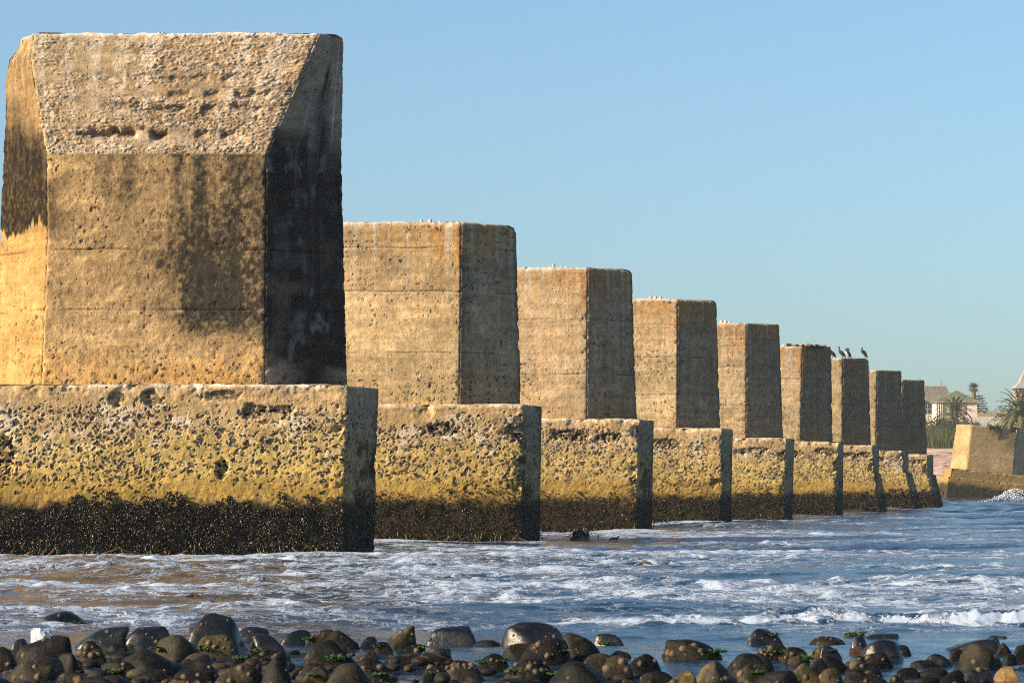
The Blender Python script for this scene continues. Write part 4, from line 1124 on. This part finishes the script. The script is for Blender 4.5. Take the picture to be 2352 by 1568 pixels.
def date_palm(px, py, d, L, n, label, seed, trunk_r=.42, lo=-.25):
    r = np.random.default_rng(seed); x = ax(px, d); z = az(py, d); g = gz(x, d)-.3
    t = thing('palm_tree', (x, d, g), label, 'palm tree', 'palm trees behind the beach')
    h = z-g
    mb = MB(); zs = np.linspace(0, h+.25, 16)
    mb.tube([(0, 0, q) for q in zs], trunk_r*(1+.12*np.sin(np.arange(16)*2.1))*np.r_[np.full(13, 1.), 1.25, 1.1, .5], 10, (.13, .09, .055)); mb.build('trunk', M['bark'], t)
    mb = MB()
    for k in range(n):
        u = (k+.5)/n; pitch = lo+(1.5-lo)*(1-u)**.8
        c = np.array((.085, .095, .038)) if u < .7 else np.array((.12, .095, .045))
        frond(mb, (0, 0, h+.2*(1-u)), k*2.39996+r.random()*.3, pitch, L*(.8+.3*r.random()), .9+.9*r.random()+.9*u, r, c*(.8+.5*r.random()))
    mb.build('crown', M['leaf'], t)
date_palm(2192, 957, 500, 4.7, 60, 'short date palm in front of the cream house with the green hip roof', 301)
date_palm(2343, 962, 452, 5.6, 70, 'biggest date palm, spreading in front of the tower at the right edge', 302, .6)
date_palm(2312, 978, 470, 4.0, 44, 'low date palm drooping over the white fence left of the biggest palm', 303)
date_palm(2262, 957, 640, 2.7, 30, 'small distant palm just right of the cream house', 304, .3)
def fan_palm():
    d = 650; x = ax(2236, d); g = gz(x, d)-.3; z = az(893, d); h = z-g; r = np.random.default_rng(7)
    t = thing('palm_tree', (x, d, g), 'tall fan palm with a shaggy skirt rising behind the green hip roof', 'palm tree', 'palm trees behind the beach')
    mb = MB(); mb.tube([(0, 0, 0), (.05, 0, h*.4), (0, 0, h*.7), (0, 0, h*.85), (0, 0, h+.2)], [.42, .36, .45, .62, .3], 10, (.15, .105, .065)); mb.build('trunk', M['bark'], t)
    mb = MB()
    for k in range(46):
        yaw = k*2.4; pitch = 1.35-2.1*(k/46)**.9; L = 1.25+.35*r.random()
        dv = np.array([math.cos(yaw)*math.cos(pitch), math.sin(yaw)*math.cos(pitch), math.sin(pitch)]); sd = np.array([-math.sin(yaw), math.cos(yaw), 0]); up = np.cross(sd, dv)
        c0 = np.array([0, 0, h+.1])+dv*L*.45
        col = np.array((.065, .075, .032)) if k < 34 else np.array((.12, .09, .05))
        mb.tube([np.array([0, 0, h]), c0], [.03, .02], 4, col)
        for j in range(11):
            a = (j-5)/5*1.25; tip = c0+.72*L*(dv*math.cos(a)+sd*math.sin(a))*(.85+.3*r.random())-up*.15*abs(a)-np.array([0, 0, .12*r.random()])
            e = (sd*math.cos(a)-dv*math.sin(a))*.06
            mb.add([c0-e, c0+e, tip], t=[(0, 1, 2)], c=col*(.6+.8*r.random()))
    mb.build('crown', M['leaf'], t)
fan_palm()
def pine():
    d = 655; x = ax(2247, d); g = gz(x, d)-.3; h = az(902, d)-g; r = np.random.default_rng(9)
    t = thing('pine_tree', (x, d, g), 'sparse tiered pine with drooping thin branches right of the cream house', 'pine tree')
    mb = MB(); mb.tube([(0, 0, 0), (0, 0, h*.5), (.05, 0, h)], [.25, .15, .03], 8, (.07, .055, .04)); mb.build('trunk', M['bark'], t)
    mb = MB()
    for k in range(12):
        zz = h*(.22+.76*k/12); L = 2.9*(1-.62*(k/12)**1.3)
        for j in range(6):
            yaw = j*1.047+k*.5+r.random()*.3; dv = np.array([math.cos(yaw), math.sin(yaw), 0])
            pts = [np.array([0, 0, zz])+dv*L*s+np.array([0, 0, .12*L*(s*s*1.5-s*.9)]) for s in np.linspace(0, 1, 6)]
            mb.tube(pts, np.linspace(.05, .02, 6), 4, (.045, .045, .026))
            for q in range(34):
                s = .2+.8*r.random(); p = dv*L*s+np.array([0, 0, zz+.12*L*(s*s*1.5-s*.9)]); o = r.normal(size=3)*np.array([.10, .10, .05])
                a = r.normal(size=3)*.12; b = r.normal(size=3)*.07
                mb.add([p+o-a, p+o+b, p+o+a, p+o-b], [(0, 1, 2, 3)], c=np.array((.05, .062, .03))*(.5+r.random()))
    mb.build('crown', M['leaf'], t)
pine()

# ------------------------------------------------------------------ houses, fence, tower
CREAM = (.60, .47, .36); ROOF = (.165, .14, .105); TRIM = (.42, .26, .17); GLASS = (.04, .045, .05)
def big_house():
    d = 625; s = d/F
    x0, x1 = ax(2080, d), ax(2188, d); t = thing('house', ((x0+x1)/2, d+4, gz(x0, d)-1), 'cream house with a large steep grey brown roof, left of the hip roofed one', 'house', 'houses behind the beach')
    ox, oy, oz = t.location
    ze, zr = az(920, d)-oz, az(885, d)-oz
    mb = MB(); mb.box(x0-ox+.3, x1-ox-.6, -4, 4, -.5, ze, CREAM); mb.build('wall', M['plaster'], t)
    mb = MB(); a, b = x0-ox-.4, x1-ox+.1; e = .35
    v = [(a, -4.5, ze), (b, -4.5, ze), (b, 4.5, ze), (a, 4.5, ze), (a+.2, 0, zr), (b-.9, 0, zr), (a, -4.5, ze-.18), (b, -4.5, ze-.18), (b, 4.5, ze-.18), (a, 4.5, ze-.18)]
    mb.add(v, [(0, 1, 5, 4), (2, 3, 4, 5), (6, 7, 1, 0), (7, 8, 2, 1), (8, 9, 3, 2), (9, 6, 0, 3), (9, 8, 7, 6)], [(1, 2, 5), (3, 0, 4)], c=ROOF)
    # battens and rust patches as slight ridges
    for k in range(22):
        xx = a+.4+k*(b-a-1.3)/22
        mb.add([(xx, -4.45, ze+.03), (xx+.06, -4.45, ze+.03), (xx+.06, -.1, zr+.03), (xx, -.1, zr+.03)], [(0, 1, 2, 3)], c=np.array(ROOF)*(.75+.4*(k % 3)))
    rf = mb.build('roof', M['roof'], t)
    mb = MB(); cx = ax(2181, d)-ox-1.2; mb.box(cx-.18, cx+.18, -.2, .2, zr-.3, zr+.55, (.3, .2, .15)); mb.box(cx-.24, cx+.24, -.26, .26, zr+.55, zr+.65, (.25, .17, .13))
    mb.tube([(cx, 0, zr+.6), (cx, 0, zr+1.5)], .02, 5, (.1, .1, .1)); mb.tube([(cx-.3, 0, zr+1.15), (cx+.3, 0, zr+1.15)], .015, 5, (.1, .1, .1)); mb.build('chimney', M['plaster'], rf)
    for px in (2131, 2104):
        mb = MB(); wx = ax(px, d-.2)-ox; wz0, wz1 = az(949, d)-oz, az(925, d)-oz
        for (p, q, r_, s_) in ((wx-1., wx-.88, wz0, wz1), (wx+.88, wx+1., wz0, wz1), (wx-.06, wx+.06, wz0, wz1), (wx-1.05, wx+1.05, wz1, wz1+.12), (wx-1.1, wx+1.1, wz0-.14, wz0), (wx-.88, wx+.88, wz0+.85, wz0+.95)): mb.box(p, q, -4.09, -3.95, r_, s_, TRIM)
        f = mb.build('window', M['wood'], t); MB().box(wx-.87, wx+.87, -4.04, -4.0, wz0+.01, wz1-.01, GLASS).build('pane', M['glass'], f)
big_house()
def hip_house():
    d = 600
    x0, x1 = ax(2150, d), ax(2244, d); t = thing('house', ((x0+x1)/2, d+3.6, gz(x0, d)-1), 'cream house with a green grey hip roof and pink shuttered window', 'house', 'houses behind the beach')
    ox, oy, oz = t.location; ze, zr = az(921, d)-oz, az(895, d)-oz; hw = (x1-x0)/2
    mb = MB(); mb.box(-hw+.2, hw, -3.4, 3.6, -.5, ze, (.62, .52, .43)); mb.build('wall', M['plaster'], t)
    mb = MB(); a, b = -hw-.35, hw+.35; ap = ax(2198, d+3)-ox
    v = [(a, -3.9, ze), (b, -3.9, ze), (b, 4.1, ze), (a, 4.1, ze), (ap, -.3, zr), (ap, .5, zr), (a, -3.9, ze-.2), (b, -3.9, ze-.2), (b, 4.1, ze-.2), (a, 4.1, ze-.2)]
    G = (.125, .135, .085)
    mb.add(v, [(1, 2, 5, 4), (3, 0, 4, 5), (6, 7, 1, 0), (7, 8, 2, 1), (8, 9, 3, 2), (9, 6, 0, 3), (9, 8, 7, 6)], [(0, 1, 4), (2, 3, 5)], c=G)
    for k in range(1, 15):   # sheet joints running up the front slope
        f = k/15; xx = a+(b-a)*f; top = min(f*(b-a)/(ap-a), (1-f)*(b-a)/(b-ap), 1)*.97
        zz = ze+(zr-ze)*top; yy = -3.9+3.6*top
        mb.add([(xx-.03, -3.93, ze+.03), (xx+.03, -3.93, ze+.03), (xx+.03, yy-.03, zz+.03), (xx-.03, yy-.03, zz+.03)], [(0, 1, 2, 3)], c=np.array(G)*(.7+.5*(k % 2)))
    mb.box(a-.02, b+.02, -4.0, -3.92, ze-.24, ze+.02, (.33, .22, .15)); mb.build('roof', M['roof'], t)
    mb = MB(); wx = ax(2209, d)-ox; w0, w1 = az(953, d)-oz, az(923, d)-oz; mb.box(wx-.9, wx-.05, -3.5, -3.36, w0, w1, (.30, .19, .155)); mb.box(wx+.05, wx+.9, -3.5, -3.36, w0, w1, (.34, .22, .18))
    for k in range(14): mb.box(wx-.85, wx-.1, -3.53, -3.5, w0+.1+k*(w1-w0-.2)/14, w0+.16+k*(w1-w0-.2)/14, (.24, .15, .12))
    mb.build('shutter', M['wood'], t)
    for px in (2150.5, 2155, 2160, 2164):
        MB().box(ax(px, d)-ox-.1, ax(px, d)-ox+.1, -3.75, -3.5, az(962, d)-oz, ze-.2, (.72, .66, .58)).build('porch_post', M['plaster'], t)
    MB().box(ax(2149, d)-ox, ax(2166, d)-ox, -3.45, -3.402, az(960, d)-oz, ze-.25, (.16, .11, .085)).build('porch_panel', M['wood'], t)
hip_house()
def fence():
    d = 540; x0, x1 = ax(2222, d), ax(2352, d); t = thing('fence', ((x0+x1)/2, d, gz(x0, d)-.3), 'white ribbed metal fence below the houses, behind the tilted pier', 'fence')
    ox, oy, oz = t.location
    zb, zt = az(982, d)-oz, az(957, d)-oz
    n = 96; V = []; xs = np.linspace(x0-ox, x1-ox, n*4+1)
    yy = .05*np.array([0, 1, 1, 0])[np.arange(len(xs)) % 4]*1.6
    top = zt+.03*np.sin(xs*2)-.0*xs
    V = np.concatenate([np.stack([xs, yy, xs*0+zb-.8], 1), np.stack([xs, yy, top], 1), np.stack([xs, yy+.03, xs*0+zb-.8], 1), np.stack([xs, yy+.03, top], 1)])
    m = len(xs); i = np.arange(m-1)
    q = np.concatenate([np.stack([i, i+1, m+i+1, m+i], 1), np.stack([2*m+i+1, 2*m+i, 3*m+i, 3*m+i+1], 1), np.stack([m+i, m+i+1, 3*m+i+1, 3*m+i], 1)])
    c = np.array((.62, .58, .52))*np.ones((len(V), 1)); k = (np.arange(m) % 4 == 0)
    link('sheet', mesh('sheet', V, [q], c, False), M['plaster'], t)
    mb = MB()
    for k in range(8):
        xx = x0-ox+(x1-x0)*k/7; mb = MB(); mb.box(xx-.06, xx+.06, .13, .25, zb-1.2, zt+.05, (.4, .38, .35)); mb.build('post', M['wood'], t)
fence()
def garden_wall():
    d = 590; x0, x1 = ax(2246, d), ax(2330, d)
    mb = MB(); n = 40
    for k in range(n):
        a, b = x0+(x1-x0)*k/n, x0+(x1-x0)*(k+1)/n
        mb.box(a-x0, b-x0-.01, 0, .3, -.5, 1.55+.12*((k*7) % 5 == 0), (.30, .23, .16))
    mb.box(0, x1-x0, -.05, .35, -.6, .2, (.28, .21, .15))
    tag(mb.build('garden_wall', M['plaster'], None, (x0, d, az(962, d)-.4)), 'low tan garden wall between the cream house and the tower', 'wall')
garden_wall()
def tower():
    d = 640; k = d/F; x0, x1 = ax(2336.5, d), ax(2390, d); w = x1-x0; t = thing('tower', ((x0+x1)/2, d+w/2, gz(x0, d)-.5), 'cream tower with a flared slate roof and boarded lantern windows at the right edge', 'tower')
    ox, oy, oz = t.location; h = w/2; Z = lambda py: az(py, d)-oz
    mb = MB(); mb.box(-h, h, -h, h, -.5, Z(912), (.60, .52, .42)); mb.build('wall', M['plaster'], t)
    mb = MB(); mb.box(-h-.08, h+.08, -h-.08, h+.08, Z(912)+.003, Z(910), (.10, .16, .15)); mb.box(-h-.12, h+.12, -h-.12, h+.12, Z(924), Z(922.5), (.12, .18, .16)); mb.build('cornice', M['plaster'], t)
    mb = MB(); mb.box(-h+.05, h-.05, -h+.05, h-.05, Z(910)+.003, Z(904), (.42, .24, .08)); mb.build('parapet', M['wood'], t)
    mb = MB(); mb.box(-h+.5, h-.5, -h+.5, h-.5, Z(904)+.003, Z(891.5), (.05, .05, .05)); mb.build('lantern', M['glass'], t)
    for sx in (-1, 1):
        for sy in (-1, 1):
            MB().box(sx*(h-.22)-.2, sx*(h-.22)+.2, sy*(h-.22)-.2, sy*(h-.22)+.2, Z(904)+.003, Z(891.5), (.42, .30, .15)).build('corner_post', M['wood'], t)
    for i in range(3):
        cx = -h+.95+i*(w-1.9)/2+0
        mb = MB(); z0, z1 = Z(903.5), Z(892.5)
        for a, b, c, e in ((cx-.62, cx-.54, z0, z1), (cx+.54, cx+.62, z0, z1), (cx-.62, cx+.62, z0-.0, z0+.08), (cx-.62, cx+.62, z1-.08, z1), (cx-.03, cx+.03, z0, z1)): mb.box(a, b, -h+.38, -h+.48, c, e, (.55, .60, .58))
        f = mb.build('window', M['wood'], t); MB().box(cx-.53, cx+.53, -h+.43, -h+.45, z0+.09, z1-.09, (.10, .22, .27)).build('pane', M['glass'], f)
    mb = MB(); prof = [(h+.75, Z(891.5)), (h+.45, Z(889)), (h*.72, Z(878)), (h*.45, Z(862)), (.28, Z(843)), (.12, Z(836))]
    V = [(-0.+sx*r, sy*r, z) for r, z in prof for sx, sy in ((-1, -1), (1, -1), (1, 1), (-1, 1))]
    q = [(4*i+j, 4*i+(j+1) % 4, 4*i+4+(j+1) % 4, 4*i+4+j) for i in range(len(prof)-1) for j in range(4)]+[(3, 2, 1, 0), (20, 21, 22, 23)]
    mb.add(V, q, c=(.26, .25, .23)); rf = mb.build('roof', M['roof'], t)
    mb = MB(); mb.tube([(0, 0, Z(836)), (0, 0, Z(824)), (0, 0, Z(812))], [.12, .07, .02], 8, (.3, .28, .24)); mb.build('finial', M['wood'], rf)
tower()

# ------------------------------------------------------------------ the tilted pier by the shore
def tilted_pier():
    D = 320.; k = D/F; t = thing('bridge_pier', (ax(2266, D), D+1.2, 0), 'tilted pier standing apart at the right, plants on its broken top, wave breaking on it', 'pier', 'concrete piers of the ruined bridge')
    ox, oy = t.location.x, t.location.y
    t.rotation_euler = (0, math.radians(5.6), math.radians(11))
    # local z measured from the water at the pier's axis
    Z = lambda py: az(py, D)
    zb, zt = Z(1084), Z(980)
    def plan(z):
        q = np.clip((z-zb)/(zt-zb), 0, 1); o = z*0
        fl = -2.75+.13*q+o; fr = 2.72-.06*q+o
        return np.stack([np.stack([fl, o-.8], 1), np.stack([fr, o-.8-.0], 1), np.stack([fr+1.8-.1*q, o+.6], 1), np.stack([fr+.6, o+1.9], 1), np.stack([fl, o+1.9], 1), np.stack([fl-1.40+.12*q, o+.7], 1)], 1)
    js = [zb+(zt-zb)*f for f in (.30, .78)]
    bs = shaft_shape(zb, zt, 71, js)
    def shp(S):
        d, m = bs(S)
        # upper right arris and top broken off
        d = d - .9*np.clip((S['z']-(zt-.55)-.9*(S['u']/5.4-.85))/.6, 0, 1)*(S['e'] == 0)*sst(4.6, 5.3, S['u'])
        return d, m*.6
    bc = shaft_colour(zb, zt, 71, js)
    def col(S, m, d):
        c = bc(S, m, d); z, u, e = S['z'], S['u'], S['e']
        n = fbm2(u*.8+e*3, z*1.1, 4, 74)
        c = mixc(c, (.31, .20, .08), .6*np.ones_like(z)*(e != 1)); c = c*(1+.25*n)[..., None]
        c = mixc(c, (.06, .05, .03), .8*np.clip(np.exp(-S['zt']/.7)*np.exp(-((u-2.3)/.9)**2)*1.4, 0, 1)*sst(-.4, .3, n)*(e == 0))
        c = mixc(c, (.12, .09, .05), .7*sst(3.6, 5., u+.8*n)*sst(zb+2.2, zb+3.4, z+.8*n)*(e == 0))
        return np.clip(c, .01, .8)
    link('shaft', mesh('shaft', *block(plan, zb-.02, zt, .06, shp, col, seed=71, vis=(0, 1, 5))), M['far_concrete'], t)
    z1 = Z(1104)
    def p1(z):
        o = z*0; return np.stack([np.stack([o-4.75, o-1.35], 1), np.stack([o+9.6, o-1.35], 1), np.stack([o+9.9, o+2.4], 1), np.stack([o-4.2, o+2.4], 1)], 1)
    def p2(z):
        o = z*0; return np.stack([np.stack([o-5.1, o-1.75], 1), np.stack([o+10., o-1.75], 1), np.stack([o+10.4, o+2.8], 1), np.stack([o-5., o+2.8], 1)], 1)
    fcol = foot_colour(zb, 76, .5, (.36, .235, .085))
    def fc(S, m, d):
        c = fcol(S, m*.5, d); n = fbm2(S['u']*.8, S['z']*2, 4, 78)
        c = mixc(c, (.22, .145, .05), .75*np.ones_like(n)); return mixc(c, (.02, .018, .012), .9*sst(1.75, 1.2, S['z']+.4*n+.06*(S['u']-4)))
    fsh = foot_shape(zb, 76, 5.)
    fo = link('footing', mesh('footing', *block(p1, z1-.02, zb, .06, fsh, fc, seed=76, vis=(0, 1))), M['far_concrete'], t)
    link('lower_step', mesh('lower_step', *block(p2, -2.2, z1, .06, foot_shape(z1, 79, 5.), fc, seed=79, vis=(0, 1))), M['far_concrete'], fo)
    # plants rooted in its broken crown
    mb = MB(); r = np.random.default_rng(5)
    for q in range(7): leaf_cloud(mb, -.6+q*.24, -.85, zt+.1-.10*(q % 3), .28, .2, .22, 45, .11, (.05, .06, .025), 400+q)
    for q in range(10):
        xx = -.2+.9*r.random(); L = .35+.8*r.random(); mb.tube([(xx, -.86, zt), (xx+.05, -.97, zt-L*.5), (xx, -.95, zt-L)], [.05, .06, .02], 5, (.05, .042, .02))
    a = mb.build('creeper', M['leaf'], None); a.location = t.location; a.rotation_euler = t.rotation_euler
    tag(a, 'dark creeping plant hanging over the front edge of the tilted pier', 'plant')
    mb = MB()
    for q in range(5): leaf_cloud(mb, 2.35+q*.17, -.55+.1*q, zt+.05, .2, .2, .2, 40, .11, (.055, .05, .03), 420+q)
    a = mb.build('creeper', M['leaf'], None); a.location = t.location; a.rotation_euler = t.rotation_euler
    tag(a, 'dry scrubby plant at the broken right corner of the tilted pier top', 'plant')
tilted_pier()

# ------------------------------------------------------------------ cormorants
def cormorant(px, label, pose, yaw, col_breast=(.018, .016, .014), k=1.):
    t0, zt, Ds = PT[5]; d = Ds+.55
    x = ax(px, d)
    B = (.012, .011, .013)
    if pose == 'up':   # faces left, neck raised
        sp = [(.30, .0, .02), (.25, 0, .09), (.18, 0, .20), (.10, 0, .27), (.0, 0, .35), (-.09, 0, .43), (-.115, 0, .50), (-.105, 0, .57), (-.105, 0, .63), (-.12, 0, .675), (-.155, -.01, .69), (-.185, -.015, .685), (-.25, -.02, .675)]
        rr = [.012, .035, .075, .105, .115, .09, .06, .036, .031, .036, .034, .018, .006]
    elif pose == 'hunch':
        sp = [(.24, .0, .0), (.21, 0, .08), (.17, 0, .19), (.10, 0, .28), (.02, 0, .36), (-.07, 0, .43), (-.10, 0, .49), (-.075, 0, .54), (-.055, 0, .59), (-.065, -.01, .625), (-.09, -.03, .635), (-.11, -.05, .63), (-.14, -.1, .615)]
        rr = [.012, .035, .07, .10, .115, .10, .065, .04, .033, .038, .034, .018, .006]
    else:   # preening: head turned back over the shoulder
        sp = [(.25, .0, .01), (.22, 0, .08), (.17, 0, .18), (.10, 0, .26), (.03, 0, .34), (-.05, 0, .42), (-.09, -.01, .48), (-.05, -.03, .545), (.03, -.05, .565), (.075, -.08, .53), (.06, -.11, .485), (.03, -.12, .46), (-.03, -.13, .44)]
        rr = [.012, .035, .075, .11, .12, .11, .07, .055, .05, .048, .036, .018, .006]
    t = thing('cormorant', (x, d, zt+.005), label, 'bird', 'cormorants on the pier top', yaw)
    mb = MB(); mb.tube(sp, np.array(rr), 14, B)
    v = np.concatenate(mb.v); c = np.concatenate(mb.c)
    lo = (v[:, 0] < .06-.75*(v[:, 2]-.18)) & (v[:, 2] < .47) & (v[:, 2] > .1) if pose != 'up' else (v[:, 0] < -.01-.5*(v[:, 2]-.35)) & (v[:, 2] < .5) & (v[:, 2] > .2)
    c = np.where(lo[:, None], np.array(col_breast), c); hd = (v[:, 2] > .655) & (v[:, 0] < -.17) if pose == 'up' else np.zeros(len(v), bool)
    c = np.where(hd[:, None], np.array((.16, .09, .05)), c)
    v = v*np.array([k, k*1.0, k])
    mb.v = [v]; mb.c = [c]; mb.build('body', M['feather'], t, smooth=True)
    for s in (-1, 1):   # folded wing, leg with webbed foot
        w = MB(); w.tube([(.005*k, s*.085*k, .40*k), (.10*k, s*.10*k, .31*k), (.19*k, s*.075*k, .19*k), (.255*k, s*.03*k, .085*k)], np.array([.03, .055, .05, .012])*k, 8, (.016, .014, .016), flat=.5)
        w.build('wing', M['feather'], t, smooth=True)
        l = MB(); lx = .085*k; l.tube([(lx, s*.045*k, .21*k), (lx+.02*k, s*.05*k, .10*k), (lx, s*.05*k, .008)], np.array([.03, .013, .011])*k, 7, (.012, .012, .012))
        l.add([(lx, s*.05*k, .012), (lx-.085*k, s*.05*k-.035, .004), (lx-.10*k, s*.05*k, .006), (lx-.085*k, s*.05*k+.035, .004)], [(0, 1, 2, 3)], c=(.012, .012, .012))
        l.build('leg', M['feather'], t)
    return t
cormorant(1910, 'cormorant mostly hidden behind the corner of the pier in front, tail showing', 'up', .1)
cormorant(1932, 'upright black cormorant with long raised neck, left of the preening one', 'up', .1, (.04, .035, .025))
cormorant(1946, 'white breasted cormorant preening with its head tucked back', 'preen', .15, (.72, .62, .48), 1.02)
cormorant(1983, 'black cormorant alone at the right end of the pier top', 'hunch', .05, (.03, .027, .022), 1.02)

# ------------------------------------------------------------------ kelp and froth adrift
def kelp(px, py, w, h, label, seed, stalk=False, col=(.06, .035, .012)):
    d = F*EYE/(py-HY); x = ax(px, d); r = np.random.default_rng(seed); W = w*d/F; H = h*d/F
    mb = MB()
    for i in range(14 if w > 15 else 5):
        a0 = (r.random()-.5)*W*.9; yy = (r.random()-.5)*W*.5; L = W*(.5+.4*r.random()); sg = 1 if r.random() < .5 else -1
        V = []
        for k in range(8):
            s = k/7; cx = a0*.4+sg*L*s*.8; cz = H*(1-.2*r.random())*math.sin(1.9*s+1.0)*(.6+.5*r.random())-.02; ww = (.03+.06*math.sin(3*s))*min(1, W)
            V += [(cx, yy-ww, cz), (cx, yy+ww, cz+.03*math.sin(k))]
        mb.add(V, [(2*k, 2*k+1, 2*k+3, 2*k+2) for k in range(7)], c=np.array(col)*(.4+1.2*r.random()))
    if stalk:
        n_ = fbm3(SPH[:, 0]*2, SPH[:, 1]*2, SPH[:, 2]*2, 3, 8); mb.add(SPH*(1+.4*n_)[:, None]*np.array([W*.46, W*.3, H*.85]), t=SPF, c=(.016, .012, .008))
        mb.tube([(W*.25, 0, 0), (W*.42, .05, H*.8), (W*.75, .1, H*1.4), (W*1.1, .15, H*2.2)], [.05, .04, .03, .015], 8, (.02, .015, .012))
        mb.tube([(W*.95, 0, -.02), (W*.97, 0, H*.5)], [.02, .012], 6, (.03, .015, .01))
        mb.tube([(W*1.5, -.2, .0), (W*1.65, -.2, .05), (W*1.9, -.2, .04), (W*2.05, -.2, .13)], [.02, .04, .04, .02], 6, (.02, .015, .012))
    tag(mb.build('kelp', M['kelp'], None, (x, d, .02), True), label, 'seaweed', 'kelp adrift in the shallows')
kelp(1332, 1241, 44, 28, 'dark kelp mound with a thick stalk, beside the third pier', 1, True, (.035, .022, .010))
kelp(1480, 1297, 26, 9, 'orange brown kelp blade curling out of the water, right of centre', 2, False, (.20, .08, .015))
kelp(446, 1370, 22, 6, 'small brown kelp blade floating in the foam at left', 3, False, (.11, .06, .012))
def froth_lump():
    d = 31.0; x = ax(98, d); r = np.random.default_rng(3); v = SPH.copy()
    n = fbm3(v[:, 0]*1.6, v[:, 1]*1.6, v[:, 2]*1.6, 4, 55)
    v = v*(1+.45*n)[:, None]*np.array([.12, .10, .10]); v[:, 0] -= .05*np.sign(v[:, 2])*0
    v[:, 2] += .12*np.clip(-v[:, 0]/.2, 0, 1)*(v[:, 2] > 0)
    tag(link('froth_lump', mesh('froth_lump', v, [SPF], np.tile((.8, .82, .86), (len(v), 1))), FROTH, None, (x, d, .04)), 'white lump of sea froth between the black rocks at left', 'foam')
froth_lump()
# ------------------------------------------------------------------ daylight and camera
PHI, ELEV = math.radians(68), math.radians(21)
s = Vector((-math.sin(PHI)*math.cos(ELEV), -math.cos(PHI)*math.cos(ELEV), math.sin(ELEV)))
L = bpy.data.lights.new('sun', 'SUN'); L.energy = 5.0; L.angle = math.radians(.5); L.color = (1., .79, .52)
lo = bpy.data.objects.new('sun', L); COL.objects.link(lo); lo.rotation_euler = s.to_track_quat('Z', 'Y').to_euler(); lo.location = (-60, -30, 60)
w = bpy.data.worlds.new('World'); sc.world = w; w.use_nodes = True
t = w.node_tree; bg = t.nodes['Background']
sk = t.nodes.new('ShaderNodeTexSky'); sk.sky_type = 'NISHITA'; sk.sun_disc = False
sk.sun_elevation = ELEV; sk.sun_rotation = math.atan2(s.x, s.y)
sk.altitude = 0; sk.air_density = 1.0; sk.dust_density = 2.2; sk.ozone_density = 4.4
tint = t.nodes.new('ShaderNodeVectorMath'); tint.operation = 'MULTIPLY'; tint.inputs[1].default_value = (1.0, 1.022, .95)
t.links.new(sk.outputs[0], tint.inputs[0])
tc = t.nodes.new('ShaderNodeTexCoord'); mp = t.nodes.new('ShaderNodeMapping'); mp.inputs['Scale'].default_value = (1, 1, .97); mp.inputs['Location'].default_value = (0, 0, .022)
t.links.new(tc.outputs['Generated'], mp.inputs[0]); t.links.new(mp.outputs[0], sk.inputs[0]); t.links.new(tint.outputs[0], bg.inputs[0]); bg.inputs[1].default_value = .114
cd = bpy.data.cameras.new('camera'); cam = bpy.data.objects.new('camera', cd); COL.objects.link(cam); sc.camera = cam
cam.location = (0, 0, EYE); cam.rotation_euler = (math.pi/2, 0, 0)
cd.sensor_width = 36; cd.lens = 36*F/2352; cd.shift_y = (HY-784)/2352; cd.clip_start = .5; cd.clip_end = 9000
cd.dof.use_dof = True; cd.dof.focus_distance = 95; cd.dof.aperture_fstop = 7.
sc.view_settings.view_transform = 'Standard'; sc.view_settings.look = 'None'; sc.view_settings.exposure = .95; sc.view_settings.gamma = 1
sc.cycles.use_denoising = False; sc.cycles.sample_clamp_indirect = 4; sc.cycles.sample_clamp_direct = 5; sc.cycles.filter_width = 1.0; sc.cycles.max_bounces = 6; sc.cycles.diffuse_bounces = 3; sc.cycles.glossy_bounces = 3
sc.cycles.caustics_reflective = False; sc.cycles.caustics_refractive = False
# thin sea haze
hz = MB(); hz.box(-800, 1000, -40, 1700, -4, 34)
ho = link('haze', mesh('haze', np.concatenate(hz.v), [np.concatenate(hz.q)], None, False)); ho['kind'] = 'stuff'
hm = bpy.data.materials.new('haze_air'); hm.use_nodes = True; ht = hm.node_tree; ht.nodes.clear()
out = ht.nodes.new('ShaderNodeOutputMaterial'); vol = ht.nodes.new('ShaderNodeVolumePrincipled')
vol.inputs['Density'].default_value = .00014; vol.inputs['Color'].default_value = (.80, .90, 1., 1); vol.inputs['Anisotropy'].default_value = .0
ht.links.new(vol.outputs[0], out.inputs['Volume']); ho.data.materials.append(hm)
sc.cycles.volume_bounces = 0
